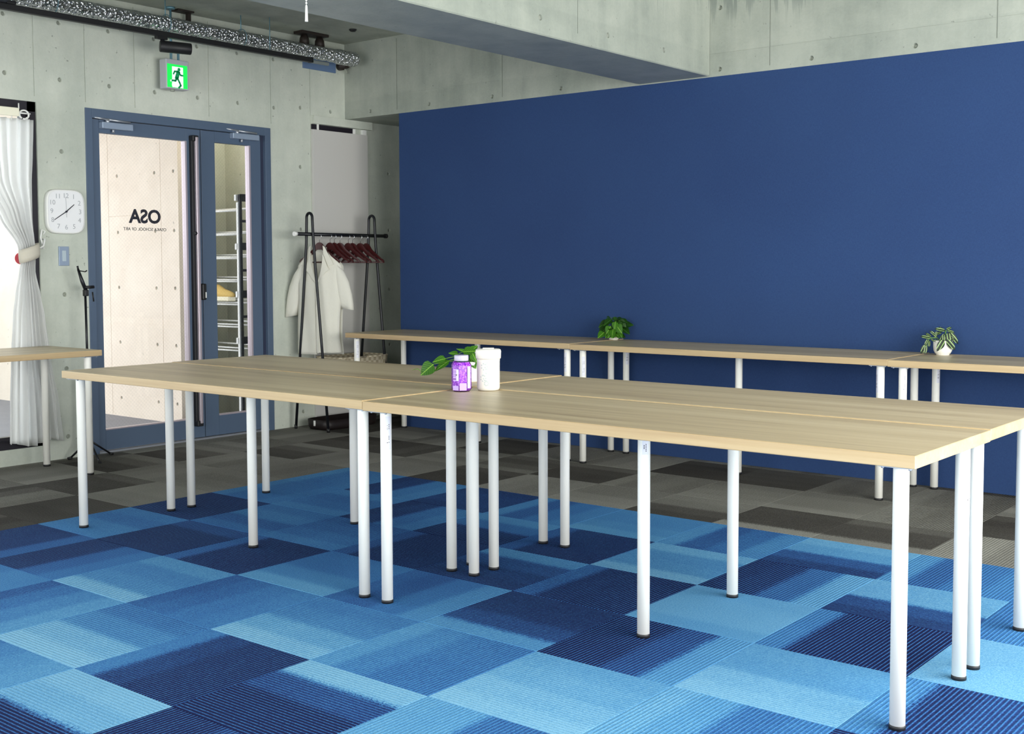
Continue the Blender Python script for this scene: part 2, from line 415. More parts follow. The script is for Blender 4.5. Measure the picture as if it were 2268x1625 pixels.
# ------------------------------------------------------------------ the room
XL, YN, XR, YF, ZC = -3.851, 3.531, 4.3, -4.8, 2.95     # end wall, navy wall, right wall, wall behind the camera, ceiling
ZB = 2.368                                              # underside of the beams
floor = tag(MB().box(XL-.25, XR+.2, YF-.2, 4.5, -.2, -.006).build('floor', M['carpet_grey']), kind='structure'); floor.color = (.35, .35, .35, .35)
def cap_hole(cut, pos, ax, r=.015, d=.016):
    prof = [(r, -.002), (r*.72, d), ]
    x, y, z = pos
    if ax == 'X': cut.lathe([(r*1.0, .003), (r, 0), (r*.7, -d)], (x, y, z), 12, 'X', False)
    else: cut.lathe([(r*1.0, -.003), (r, 0), (r*.7, d)], (x, y, z), 12, 'Y', False)
PLUG = {}
def plug(parent, pos, ax, d=.009, r=.0128):
    if ax not in PLUG:
        b_ = MB(); b_.lathe([(r, -.006), (r, 0), (r*.4, .0015)] if ax == 'X' else [(r, .006), (r, 0), (r*.4, -.0015)], (0, 0, 0), 12, ax)
        o = b_.build('tie_hole', M['mortar']); PLUG[ax] = o
    else:
        o = PLUG[ax].copy(); COL.objects.link(o)
    o.parent = parent; x, y, z = pos
    o.location = (x-d, y, z) if ax == 'X' else (x, y+d, z)

# end wall with window and door openings
W = MB()
WY0, WY1, WZ0, WZ1 = -4.3, .948, .10, 2.235
DY0, DY1, DZ1 = 1.276, 2.78, 2.235
def wall_left():
    W = MB()
    t = bmesh.new()
    # one polygon with notches, extruded
    ys = [YF, WY0, WY1, DY0, DY1, 4.4]
    prof = [(YF, 0), (DY0, 0), (DY0, DZ1), (DY1, DZ1), (DY1, 0), (4.4, 0), (4.4, ZC), (YF, ZC)]
    W.prism([(a, b_) for a, b_ in prof], (XL-.2, 0, 0), (0, 1, 0), (0, 0, 1), (.2, 0, 0))
    o = W.build('wall_left', M['concrete'])
    c = MB(); c.box(XL-.3, XL+.1, WY0, WY1, WZ0, WZ1)
    holes = []
    for z in (.14, .574, 1.045): holes.append((1.108, z))
    for z in (1.944, 2.39, 2.742): holes.append((1.11, z))
    for z in (2.39, 2.742): holes += [(1.458, z), (1.80, z), (2.145, z), (2.49, z), (2.82, z), (.55, z), (.75, z)]
    holes += [(3.075, 2.415), (3.38, 2.415)]
    for z in (.11, .574, 1.03, 1.512, 1.972): holes += [(4.006, z)]
    for z in (.11, .574, 1.03, 1.5, 1.97): holes += [(3.068, z)]
    holes += [(3.38, 2.742)]
    for y, z in holes: cap_hole(c, (XL, y, z), 'X')
    for y, z0 in ((.936, 2.27), (1.283, 2.27), (1.645, 2.27), (2.238, 2.27), (2.79, 2.27), (3.172, .3)):
        c.box(XL-.005, XL+.01, y-.003, y+.003, z0, 2.93)
    c.box(XL-.003, XL+.01, 2.8, 3.172, 1.625, 1.629); c.box(XL-.003, XL+.01, 3.8, 4.35, 1.60, 1.604)
    c.box(XL-.002, XL+.01, 3.172, 3.53, 2.515, 2.518)
    carve(o, c)
    for y, z in holes: plug(o, (XL, y, z), 'X')
    return tag(o, kind='structure')
wl = wall_left()

# navy covered partition and beam over it
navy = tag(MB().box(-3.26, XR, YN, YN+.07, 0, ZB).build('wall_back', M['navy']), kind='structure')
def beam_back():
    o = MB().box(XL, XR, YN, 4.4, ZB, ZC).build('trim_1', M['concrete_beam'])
    c = MB(); holes = [(x, 2.41) for x in (-3.568, -2.951, -2.343, -1.74, -.534, .063, .669, 1.27, 1.87)] + [(x, 2.78) for x in (-.534, .063, .669, 1.27)]
    for x, z in holes: cap_hole(c, (x, YN, z), 'Y')
    for x in (-3.28, -2.25, -.20, 1.1, 2.2): c.box(x-.003, x+.003, YN-.01, YN+.005, ZB+.03, 2.93)
    c.box(-3.8, -1.1, YN-.01, YN+.002, 2.515, 2.5175); c.box(-.6, 2.3, YN-.01, YN+.002, 2.505, 2.5075)
    carve(o, c)
    for x, z in holes: plug(o, (x, YN, z), 'Y', .016, .0115)
    return tag(o, kind='structure')
beam_back()
def beam_cross():
    o = MB().box(-1.115, -.602, YF, YN, ZB+.006, ZC, .006, seg=1).build('trim_2', [M['concrete_beam'], M['beam_underside_shade']])
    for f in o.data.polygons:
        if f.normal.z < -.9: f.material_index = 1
    c = MB(); holes = [(y, z) for y in (1.18, 1.83, 2.43, 3.0) for z in (2.46,)] + [(y, 2.78) for y in (1.83, 2.43)]
    for y, z in holes: c.lathe([(.0155, .003), (.0155, 0), (.011, -.014)], (-.602, y, z), 12, 'X', False)
    for y in (2.15, .9): c.box(-.606, -.59, y-.002, y+.002, ZB+.06, 2.93)
    carve(o, c)
    for y, z in holes: plug(o, (-.602, y, z), 'X', .006, .0125)
    return tag(o, kind='structure')
beam_cross()
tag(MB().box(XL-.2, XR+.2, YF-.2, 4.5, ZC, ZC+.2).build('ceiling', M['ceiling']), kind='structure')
tag(MB().box(XL-.2, XR+.2, 4.4, 4.6, 0, ZC).build('wall_rear', M['concrete']), kind='structure')
# right wall and the wall behind the camera: piers, spandrel and lintel around wide windows (out of the frame; the front opening is added for the fill)
w = MB(); w.box(XR, XR+.15, -4.8, 4.4, 0, .25); w.box(XR, XR+.15, -4.8, 4.4, 2.45, ZC); w.box(XR, XR+.15, -4.8, -2.1, .25, 2.45); w.box(XR, XR+.15, 3.3, 4.4, .25, 2.45)
tag(w.build('wall_right', M['concrete']), kind='structure')
w = MB(); w.box(XL, XR, YF-.15, YF, 0, .25); w.box(XL, XR, YF-.15, YF, 2.45, ZC); w.box(XL, -3.2, YF-.15, YF, .25, 2.45); w.box(4.0, XR, YF-.15, YF, .25, 2.45)
tag(w.build('wall_front', M['concrete']), kind='structure')

# long window of the end wall
win = empty('window_1', (XL-.06, -1.5, WZ0), kind='structure')
f = MB(); xi, xo = XL-.012, XL-.09
f.box(xo, xi, WY1-.055, WY1, WZ0, WZ1); f.box(xo, xi, WY0, WY1, WZ1-.06, WZ1); f.box(xo, xi, WY0, WY1, WZ0, WZ0+.05); f.box(xo, xi, -.85, -.79, WZ0, WZ1); f.box(xo, xi, -2.65, -2.59, WZ0, WZ1)
f.build('window_frame', M['frame_dark'], win)
f = MB(); f.box(XL-.075, XL-.03, WY1-.085, WY1-.055, WZ0+.05, WZ1-.06); f.box(XL-.075, XL-.03, -.79, WY1-.055, WZ0+.05, WZ0+.075)
f.build('sash', M['frame_dark'], win)
g = MB()
for y0, y1 in ((-.79, WY1-.08), (-2.59, -.85), (WY0, -2.65)): g.box(XL-.056, XL-.050, y0, y1, WZ0+.05, WZ1-.06)
g.build('window_pane', M['clear_glass'], win)

# porch outside: floor, daylit concrete wall, recess with shoe rack, white parapet
tag(MB().box(-13, XL-.2, -8, 4.6, -.2, -.012).build('floor_porch', M['deck']), kind='structure')
def porch_wall():
    o = MB().box(-8.2, -4.74, 2.6, 2.68, -.012, 2.75).build('wall_porch', M['porch_concrete'])
    c = MB(); hs = [(x, z) for x in (-4.80, -5.05, -5.57) for z in (.14, .60, 1.05, 1.50, 1.96)]
    for x, z in hs: cap_hole(c, (x, 2.6, z), 'Y')
    c.box(-5.702, -5.698, 2.59, 2.606, 0, 2.7); c.box(-4.972, -4.968, 2.59, 2.605, 0, 2.7); c.box(-5.69, -4.98, 2.59, 2.604, 1.63, 1.634)
    carve(o, c)
    for x, z in hs: plug(o, (x, 2.6, z), 'Y')
    return tag(o, kind='structure')
porch_wall()
o = MB().box(-5.0, XL-.2, 3.25, 3.4, -.012, 2.75).build('wall_alcove', M['alcove_concrete'])
tag(MB().box(-5.15, -5.0, 2.68, 3.4, -.012, 2.75).build('wall_alcove_side', M['alcove_concrete']), kind='structure')
c = MB(); hs = [(-4.3, z) for z in (1.96, .6)]
for x, z in hs: cap_hole(c, (x, 3.25, z), 'Y')
carve(o, c)
for x, z in hs: plug(o, (x, 3.25, z), 'Y')
tag(o, kind='structure')
tag(MB().box(-8.2, XL-.2, .9, 3.4, 2.75, 2.9).build('ceiling_porch', M['porch_concrete']), kind='structure')
tag(MB().box(-8.4, -8.2, -8, 4.6, -.012, 1.3).build('wall_parapet', M['parapet']), kind='structure')

# ------------------------------------------------------------------ carpet tiles
GX, GY = .315, -.035
T = {  # (i,j): (orientation, four tones); 'y' = tone changes along X, 'x' = tone changes along Y
(-1,-2):('y',.55,.2,.05,.0),(0,-3):('y',.0,.05,.25,.65),(0,-2):('x',.02,.06,.3,.92),(-2,-2):('x',.95,.85,.6,.5),(-1,-3):('x',.02,.12,.85,.92),
(-2,-3):('y',.5,.6,.65,.7),(-3,-2):('y',.38,.5,.6,.72),(-4,-2):('y',.5,.55,.6,.6),(-5,-1):('y',.12,.12,.15,.4),(-4,-1):('y',.03,.08,.42,.5),
(-4,0):('x',.03,.06,.1,.3),(-5,0):('x',.6,.6,.5,.55),(-3,-1):('x',.88,.62,.58,.7),(-3,0):('y',.42,.04,.0,.0),(-2,-1):('y',.4,.45,.52,.55),
(-2,0):('x',.75,.6,.5,.52),(-1,-1):('x',.9,.78,.6,.56),(-1,0):('y',.42,.38,.5,.65),(-3,1):('x',.58,.5,.45,.42),(-2,1):('y',.35,.04,.02,.08),
(-1,1):('x',.12,.18,.3,.65),(-2,2):('x',.04,.12,.48,.65),(-3,2):('y',.08,.16,.5,.58),(-1,2):('y',.38,.1,.04,.02),(0,1):('y',.42,.1,.03,.0),
(0,0):('x',.68,.26,.12,.08),(1,0):('y',.02,.1,.3,.7),(0,-1):('y',.7,.58,.5,.5),(1,-1):('x',.95,.88,.8,.76),(1,-2):('y',.76,.74,.45,.45),
(2,-1):('y',.8,.72,.5,.55),(2,0):('x',.9,.86,.72,.74),(3,0):('y',.6,.2,.28,.38),(3,-1):('x',.2,.12,.1,.05),(2,1):('y',.55,.1,.02,.0),
(1,1):('x',.74,.8,.8,.78),(3,1):('x',.85,.85,.85,.85),(0,2):('x',.85,.66,.64,.8),(1,2):('y',.02,.12,.42,.75),(2,2):('x',.14,.28,.8,.8),
(3,2):('y',.5,.55,.3,.2),(1,3):('x',.15,.32,.72,.8),(0,3):('y',.65,.36,.45,.6),(2,3):('y',.66,.4,.5,.56),(-1,3):('x',.72,.64,.6,.6),
(-2,3):('y',.6,.38,.5,.58),(-3,3):('x',.16,.2,.2,.14),(-4,3):('y',.12,.18,.55,.6),(-4,2):('x',.6,.5,.48,.58),(-4,1):('x',.5,.42,.58,.52),
(-5,1):('x',.14,.1,.1,.12),(-5,2):('y',.6,.5,.5,.55),(-5,3):('y',.62,.5,.52,.55),
(-6,0):('x',.1,.08,.12,.14),(-7,0):('y',.15,.3,.5,.45),(-6,1):('x',.5,.55,.6,.6),(-7,1):('x',.15,.12,.15,.3),(-8,1):('y',.5,.55,.5,.6),
(-7,2):('y',.45,.5,.55,.5),(-6,2):('x',.55,.5,.45,.5),(-6,3):('y',.5,.45,.4,.45),(-8,2):('x',.1,.2,.35,.5),(-9,1):('y',.4,.5,.6,.5),
(-8,3):('x',.15,.2,.3,.5),(-7,3):('y',.5,.55,.45,.5),(-7,4):('x',.14,.18,.3,.5),(-6,4):('y',.5,.45,.5,.55),(-5,4):('x',.55,.5,.5,.45),
(-4,4):('x',.1,.08,.12,.2),(-3,4):('y',.55,.5,.45,.5),(-3,5):('x',.1,.08,.12,.3),(-4,5):('x',.45,.3,.2,.3),(-2,4):('x',.6,.55,.45,.45),
(-1,4):('x',.12,.2,.45,.5),(0,4):('x',.6,.12,.12,.15),(1,4):('x',.5,.12,.14,.3),(2,4):('y',.55,.6,.5,.55),(-2,5):('y',.5,.4,.45,.4),
(-1,5):('x',.55,.5,.45,.4),(0,5):('x',.55,.45,.45,.4),(1,5):('y',.5,.45,.4,.4),(-2,6):('x',.06,.06,.1,.2),(-1,6):('x',.1,.15,.2,.25),(0,6):('y',.4,.35,.4,.45)}
def tile_mesh(x0, x1, y0, y1):
    b_ = MB(); g_ = .0006
    b_.box(x0+g_, x1-g_, y0+g_, y1-g_, -.006, 0, .0012, seg=1); return b_
TM = {}
for i in range(-9, 8):
    for j in range(-6, 8):
        x0, x1, y0, y1 = GX+.5*i, GX+.5*i+.5, GY+.5*j, GY+.5*j+.5
        x0 = max(x0, XL+.001); x1 = min(x1, XR-.001)
        if j == 7: y1 = YN-.001
        if i <= -8 and j == 7: y1 = GY+.5*j+.5
        if x1-x0 < .03: continue
        blue = i >= -5 and j <= 3
        cx, cyy = GX+.5*i+.25, GY+.5*j+.25
        rnd = random.Random(i*91+j*17)
        if (i, j) in T: ori, *v = T[(i, j)]
        else:
            ori = rnd.choice('xy'); a = rnd.choice((.12, .3, .5, .55, .65)) if blue else rnd.choice((.15, .4, .5, .5))
            v = [max(0, a+rnd.uniform(-.12, .12)) for _ in range(4)]
        rz = PI/2 if ori == 'x' else 0
        full = (x1-x0 > .499 and y1-y0 > .499)
        key = ('blue' if blue else 'grey')
        if full and key in TM:
            o = TM[key].copy(); COL.objects.link(o)
        else:
            b_ = tile_mesh(-.25, .25, -.25, .25) if full else tile_mesh(x0-cx, x1-cx, y0-cyy, y1-cyy)
            if not full: rz = 0
            o = b_.build('carpet_tile', M['carpet_'+key], None)
            o.parent = floor
            if full: TM[key] = o
        o.location = (cx, cyy, 0); o.rotation_euler = (0, 0, rz); o.color = v
# the row that runs on under the beam beside the navy partition
for i in (-9, -8):
    x0, x1 = max(GX+.5*i, XL+.001), GX+.5*i+.5
    if i == -8: x1 = -3.262
    b_ = tile_mesh(x0, x1, GY+4.0, 4.39); o = b_.build('carpet_tile', M['carpet_grey'], floor); o.color = (.3, .3, .35, .3)

# ------------------------------------------------------------------ doors
def door():
    d = empty('door_1', (XL, 2.03, 0), kind='structure')
    x0 = XL-.12; xf = XL+.006
    f = MB(); f.box(x0, xf, DY0, DY0+.05, 0, DZ1, .002); f.box(x0, xf, DY1-.05, DY1, 0, DZ1, .002); f.box(x0, xf, DY0+.05, DY1-.05, DZ1-.06, DZ1, .002)
    f.build('door_frame', M['door_blue'], d)
    MB().box(x0, XL+.004, DY0+.05, DY1-.05, -.005, .012).build('threshold', M['steel'], d)
    MB().box(XL-.06, XL-.02, DY1-.075, DY1-.05, .012, DZ1-.06).build('door_seal', M['door_dark'], d)
    xl, xr = XL-.058, XL-.018         # leaf thickness
    def leaf(name, y0, y1, gy0, gy1, gz0, gz1):
        b_ = MB(); z0, z1 = .016, DZ1-.064
        b_.box(xl, xr, y0, gy0, z0, z1, .002); b_.box(xl, xr, gy1, y1, z0, z1, .002); b_.box(xl, xr, gy0, gy1, z0, gz0); b_.box(xl, xr, gy0, gy1, gz1, z1)
        lf = b_.build(name, M['door_blue'], d)
        b_ = MB(); e = .012
        b_.box(xl-.002, xr+.003, gy1-e, gy1+e*.2, gz0, gz1); b_.box(xl-.002, xr+.003, gy0, gy1-e, gz0, gz0+e*.6)
        b_.build('glazing_bead', M['pinkish'], lf)
        MB().box(XL-.041, XL-.035, gy0, gy1, gz0, gz1).build('glass_pane', M['wired_glass'], lf)
        return lf
    a = leaf('door_leaf', DY0+.053, 2.172, 1.388, 2.055, .147, 2.086)
    n = leaf('narrow_leaf', 2.178, DY1-.077, 2.295, 2.606, .155, 2.095)
    def closer(lf, y0, y1, z0, z1):
        b_ = MB(); b_.box(xr, xr+.045, y0, y1, z0, z1-.014, .004)
        c_ = b_.build('door_closer', M['closer'], lf)
        b_ = MB(); b_.tube([(xr+.03, y0+.05, z1+.004), (xr+.04, y1-.02, z1-.004)], .007, 8); b_.tube([(xr+.03, y0+.05, z1+.004), (XL+.0, y0-.045, z1+.012)], .006, 8)
        b_.lathe([(.014, -.02), (.014, .012)], (xr+.025, y0+.05, z1-.004), 12); b_.lathe([(.009, -.02), (.009, 0)], (xr+.025, y0+.09, z0), 10)
        b_.build('closer_arm', M['steel'], lf)
    closer(a, 1.385, 1.613, 2.112, 2.168); closer(n, 2.425, 2.66, 2.132, 2.186)
    b_ = MB(); b_.box(xr+.03, xr+.052, 2.098, 2.122, .12, 2.115, .004)
    b_.build('pull_bar', M['pinkish'], a)
    b_ = MB(); b_.box(xr, xr+.03, 2.078, 2.098, .12, 2.115, .003); b_.box(xr, xr+.05, 2.076, 2.126, 2.085, 2.125, .006); b_.box(xr, xr+.05, 2.076, 2.126, .10, .14, .006)
    b_.lathe([(.012, -.012), (.012, .012)], (xr+.04, 2.092, 1.45), 10, 'Y')
    b_.build('pull_bar_mount', M['black_plastic'], a)
    b_ = MB(); b_.box(xr, xr+.05, 2.135, 2.172, .985, 1.10, .009)
    b_.build('lock_case', M['black_plastic'], a)
    MB().box(xr+.05, xr+.054, 2.158, 2.166, 1.0, 1.04, .001).build('lock_thumb_turn', M['white_plastic'], a)
    # lettering on the outer face, seen in reverse from inside
    text_mesh('large_lettering', 'OSA', .125, (XL-.043, 1.736, 1.552), (0, -1, 0), (0, 0, 1), M['ink'], a, .0008, bold=.004)
    text_mesh('small_lettering', 'OSAKA SCHOOL OF ART', .0295, (XL-.043, 1.733, 1.470), (0, -1, 0), (0, 0, 1), simple('grey_lettering', srgb(84, 82, 78), .6), a, .0006, bold=.0003)
door()

# ------------------------------------------------------------------ work tables
LX, LY, LR = .0584, .06, .0205
TZ = .734
def leg_builder(h):
    b_ = MB(); b_.lathe([(LR, .012), (LR, h-.004), (LR*1.0, h)], (0, 0, 0), 24); return b_
proto_table = None
def make_table():
    t = empty('work_table')
    b_ = MB(); b_.box(0, 2, 0, .6, TZ-.034, TZ, .0016, seg=1)
    for f in b_.bm.faces:
        if abs(f.normal.z) < .5: f.material_index = 1
    b_.bm.normal_update()
    for f in b_.bm.faces: f.material_index = 0 if f.normal.z > .95 or f.normal.z < -.95 else 1
    b_.build('tabletop', [M['oak_top'], M['oak_edge']], t)
    for (x, y) in ((LX, LY), (2-LX, LY), (LX, .6-LY), (2-LX, .6-LY), (1, .3)):
        l = leg_builder(TZ-.0385).build('leg', M['white_paint'], t, True); l.location = (x, y, 0)
        b_ = MB(); b_.lathe([(LR+.0012, 0), (LR+.0012, .010), (LR-.001, .013)], (0, 0, 0), 20); b_.build('foot', M['black_plastic'], l, True)
        b_ = MB(); b_.box(-.045, .045, -.045, .045, TZ-.0385, TZ-.0345, .001, seg=1); b_.lathe([(.004, TZ-.0425), (.004, TZ-.038)], (-.036, -.036, 0), 8); b_.lathe([(.004, TZ-.0425), (.004, TZ-.038)], (.036, -.036, 0), 8)
        b_.build('mounting_plate', M['steel'], l, True)
    return t
def sticker(table, k, ang, z=.60, h=.12):
    """thin printed film wrapped round part of leg k of a table; ang = world direction it faces"""
    legs = [c for c in KIDS(table) if c.name.startswith('leg')]; legs.sort(key=lambda o: (o.location.x, o.location.y))
    l = legs[k]; c0 = wm(l).translation; inv = wm(l).inverted().to_3x3()
    def wrap(a0, a1, z0, z1, r, name, mat, b_):
        n = 5
        for i in range(n):
            q = [Vector((c0.x+rr*math.cos(a), c0.y+rr*math.sin(a), zz)) for (a, zz, rr) in ((a0+(a1-a0)*i/n, z0, r), (a0+(a1-a0)*(i+1)/n, z0, r), (a0+(a1-a0)*(i+1)/n, z1, r), (a0+(a1-a0)*i/n, z1, r))]
            b_.bm.faces.new([b_.bm.verts.new(v) for v in q])
    b_ = MB(); wrap(ang-.5, ang+.5, z-h/2, z+h/2, LR+.0004, '', None, b_); b_.build('printed_sticker', M['sticker'], l)
    b_ = MB()
    rr = random.Random(k)
    for (a, w, z0, z1) in ((.12, .1, .0, .035), (.1, .12, -.035, -.008), (-.18, .08, .008, .03), (-.2, .16, -.036, -.012)):
        m_ = 5
        for q in range(m_):
            if rr.random() < .75: wrap(ang+a-w/2, ang+a+w/2, z+z0+(z1-z0)*q/m_, z+z0+(z1-z0)*(q+.62)/m_, LR+.0008, '', None, b_)
    b_.build('printed_marks', M['ink'], l)['kind'] = 'stuff'
tables = {}
SPEC = [ # key, location, rotation, label, group
 ('fr', (0, 0, 0), 0, 'oak-top work table nearest the camera, its bright end corner jutting to the right', 'island tables'),
 ('br', (.0005, .6012, .0025), 0, 'oak-top work table behind the nearest one, running off the right edge', 'island tables'),
 ('fl', (-2.0012, 0, .003), 0, 'oak-top work table left of the nearest one, its pointed left corner facing the door', 'island tables'),
 ('bl', (-2.0012, .6012, .0055), 0, 'oak-top work table in the far left quarter of the island, closest to the clothes rack', 'island tables'),
 ('w1', (-3.222, 2.921, .006), 0, 'oak-top table against navy wall, leftmost, beginning beside the clothes rack', 'tables along the navy wall'),
 ('w2', (-1.2205, 2.921, .003), 0, 'oak-top table against navy wall, middle one of its row', 'tables along the navy wall'),
 ('w3', (.780, 2.921, 0), 0, 'oak-top table against navy wall, rightmost, carrying the striped-leaf plant', 'tables along the navy wall'),
 ('lt', (-3.14, -1.08, 0), PI/2, 'oak-top table at left edge standing before the white curtain', None)]
proto = make_table()
for n_, (key, loc, rz, lab, grp) in enumerate(SPEC):
    t = proto if n_ == 0 else dup(proto)
    t.location = (loc[0], loc[1], 0); t.rotation_euler = (0, 0, rz); tag(t, lab, 'table', grp); tables[key] = t
    if loc[2]:
        for c in KIDS(t):      # levelling feet screwed out a little
            if c.name.startswith('tabletop'): c.location.z += loc[2]
            elif c.name.startswith('leg'): c.scale.z = (TZ-.0345+loc[2])/(TZ-.0345)
CAMA = lambda k, t: math.atan2(-2.94-wm(t).translation.y, 3.08-wm(t).translation.x-1)
sticker(tables['fr'], 0, -.35, .62); sticker(tables['fr'], 2, -.78, .65, .09); sticker(tables['fr'], 4, -.25, .55); sticker(tables['w2'], 0, -.75, .60); sticker(tables['w2'], 1, -.6, .64); sticker(tables['w1'], 0, -.5, .62)
sticker(tables['w1'], 3, -1.7, .62); sticker(tables['w3'], 0, -.8, .62); sticker(tables['w3'], 1, -.5, .64); sticker(tables['w2'], 3, -2.2, .62); sticker(tables['fr'], 1, -.9, .655, .06)

# ------------------------------------------------------------------ things on the tables
def canister():
    c = (.115, .565); z = TZ
    t = empty('wipes_canister', (c[0], c[1], z), 0, 'white cylindrical canister with screw lid standing beside the purple jar', 'canister')
    b_ = MB(); b_.lathe([(.030, 0), (.040, .002), (.0435, .008), (.0445, .014), (.0445, .112), (.0455, .124)], (c[0], c[1], z), 40); b_.build('body', M['canister_white'], t)
    b_ = MB(); b_.lathe([(.0478, .124), (.049, .127), (.050, .152), (.0485, .158), (.044, .161), (.02, .162)], (c[0], c[1], z), 40)
    b_.build('lid', M['canister_white'], t)
    b_ = MB(); b_.box(-.022, .022, -.018, .018, z+.161, z+.1655, .002, Matrix.Translation((c[0], c[1], 0)) @ Matrix.Rotation(.68, 4, 'Z')); b_.build('flip_tab', M['canister_white'], t)
    # faint grey print: flowers, text lines and a small block of lines
    b_ = MB(); ang0 = math.atan2(-.777, .629)
    def mark(a, zz, w, h):
        r = .0449; q = []
        for da, dz in ((-w, -h), (w, -h), (w, h), (-w, h)): q.append(b_.bm.verts.new((c[0]+r*math.cos(ang0+a+da/r), c[1]+r*math.sin(ang0+a+da/r), z+zz+dz)))
        b_.bm.faces.new(q)
    rr = random.Random(3)
    for (a, zz, R) in ((-.35, .095, .012), (.0, .098, .013), (-.1, .055, .015), (-.45, .05, .011), (-.15, .03, .008)):
        for k in range(7): mark(a+R*math.cos(k*.9)/.045, zz+R*math.sin(k*.9), .0028, .0028)
    for k in range(9): mark(.62, .085-k*.0045, .0045+.001*(k % 2), .0011)
    for k in range(5): mark(-.25+.03*(k % 2), .078-k*.0035, .012, .0007)
    mark(.62, .036, .0022, .004); mark(.55, .025, .0022, .003)
    b_.build('printed_pattern', M['faint_ink'], t)
canister()
def jar():
    c = (.055, .475); z = TZ
    t = empty('bead_jar', (c[0], c[1], z), 0, 'clear jar of purple beads with a frosted lid on the island table', 'jar')
    rot = math.radians(22.5-39)
    def octa(prof, name, mat):
        b_ = MB(); rings = []
        for r, h in prof: rings.append([(c[0]+r*math.cos(rot+k*PI/4), c[1]+r*math.sin(rot+k*PI/4), z+h) for k in range(8)])
        b_.grid(rings, True)
        for f in b_.bm.faces: f.smooth = False
        b_.bm.faces.new([v for v in b_.bm.verts][:8][::-1]); b_.bm.verts.ensure_lookup_table(); b_.bm.faces.new([b_.bm.verts[i] for i in range(len(prof)*8-8, len(prof)*8)])
        return b_.build(name, mat, t)
    octa([(.030, .003), (.0375, .012), (.0375, .100), (.030, .113)], 'beads', M['beads'])
    octa([(.031, 0), (.0395, .010), (.0395, .103), (.031, .117), (.026, .120)], 'jar_glass', M['clear_glass'])
    b_ = MB(); b_.lathe([(.0265, .118), (.0275, .120), (.0275, .137), (.0255, .140)], (c[0], c[1], z), 28); b_.build('lid', M['jar_cap'], t)
    def panel(k, a0, a1, z0, z1, name, mat, e=.0405):
        a = rot+k*PI/4+PI/8; n_ = Vector((math.cos(a), math.sin(a), 0)); u = Vector((-n_.y, n_.x, 0)); R = e*math.cos(PI/8)
        o3 = Vector((c[0], c[1], z))+n_*R
        b_ = MB(); b_.prism([(a0, z0), (a1, z0), (a1, z1), (a0, z1)], o3, u, (0, 0, 1), n_*.0006); return b_
    face = round((math.atan2(-.777, .629)-rot-PI/8)/(PI/4))
    panel(face-1, -.012, .0145, .042, .088, 'x', None).build('front_label', M['jar_label'], t)
    b_ = panel(face-1, .004, .0135, .044, .086, 'x', None, .0415); b_.build('white_tag', M['tag'], t)
    b_ = MB()
    for q, (k, a0, a1, z0, z1) in enumerate(((face-1, -.011, .002, .079, .081), (face-1, -.011, .001, .073, .0745), (face-1, -.011, .003, .066, .0675), (face-1, -.011, .003, .060, .0612), (face-1, -.011, .002, .047, .0525))):
        p_ = panel(k, a0, a1, z0, z1, 'x', None, .0415); b_.merge(p_.bm)
    b_.build('label_print', simple('plum_print', srgb(120, 60, 160), .5), t)
    p_ = panel(face-1, .0015, .0075, .064, .0675, 'x', None, .0424); p_.build('black_mark', M['ink'], t)
    b_ = panel(face, -.0135, .0135, .006, .034, 'x', None); p2 = panel(face-1, -.0135, .0135, .006, .024, 'x', None); b_.merge(p2.bm); b_.build('lower_label', M['jar_label'], t)
    b_ = panel(face+1, -.013, .006, .014, .098, 'x', None); b_.build('side_label', M['tag'], t)
    b_ = MB()
    for q in range(14):
        p_ = panel(face+1, -.011, -.002+.004*(q % 3)*.5, .018+q*.0055, .0195+q*.0055, 'x', None, .0415); b_.merge(p_.bm)
    b_.build('side_print', simple('pale_print', srgb(170, 160, 190), .5), t)
jar()

LEAF = {}
def leaf_mesh(kind):
    if kind in LEAF: return LEAF[kind]
    b_ = MB(); rows = []
    n = 7; hw = .36 if kind == 'pothos' else .22
    for i in range(n+1):
        t = i/n
        w = (hw*(math.sin(PI*min(1, t**.62))**.85)) if kind == 'pothos' else hw*math.sin(PI*t**.85)
        w = max(w, .004); droop = -.16*t*t
        rows.append([(-w, t, droop+.10*w*1.4), (-w*.5, t, droop+.02), (0, t, droop-.012), (w*.5, t, droop+.02), (w, t, droop+.10*w*1.4)])
    b_.grid(rows)
    o = b_.build('leaf', M['pothos']); me = o.data; bpy.data.objects.remove(o); LEAF[kind] = me; return me
def leaf(parent, base, tip, width, facing, kind='pothos', mat=None):
    """leaf from base to tip (world), its upper side turned towards 'facing'"""
    base, tip = Vector(base), Vector(tip); y = (tip-base); L = y.length; y.normalize()
    z = Vector(facing); z = (z-y*z.dot(y)).normalized(); x = y.cross(z)
    me = leaf_mesh(kind)
    if mat:
        key = (kind, mat.name)
        if key not in LEAF: LEAF[key] = me.copy(); LEAF[key].materials[0] = mat
        me = LEAF[key]
    o = bpy.data.objects.new('leaf', me); COL.objects.link(o); o.parent = parent
    sx = L*width
    m_ = Matrix(((x.x*sx, y.x*L, z.x*L, base.x), (x.y*sx, y.y*L, z.y*L, base.y), (x.z*sx, y.z*L, z.z*L, base.z), (0, 0, 0, 1)))
    o.matrix_basis = wm(parent).inverted() @ m_
RV = Vector((.777, .629, 0)); NV = Vector((.629, -.777, 0)); UP = Vector((0, 0, 1))
def pt(c, a, b_, c2=0): return Vector(c)+RV*a+UP*b_+NV*c2
def pot(t, c, prof, mat, soil_r, soil_z):
    b_ = MB(); b_.lathe(prof, c, 32, caps=False); b_.build('pot', mat, t)
    b_ = MB(); b_.lathe([(soil_r*.98, soil_z-.012), (soil_r, soil_z), (soil_r*.5, soil_z+.004)], c, 20); b_.build('soil', M['soil'], t)
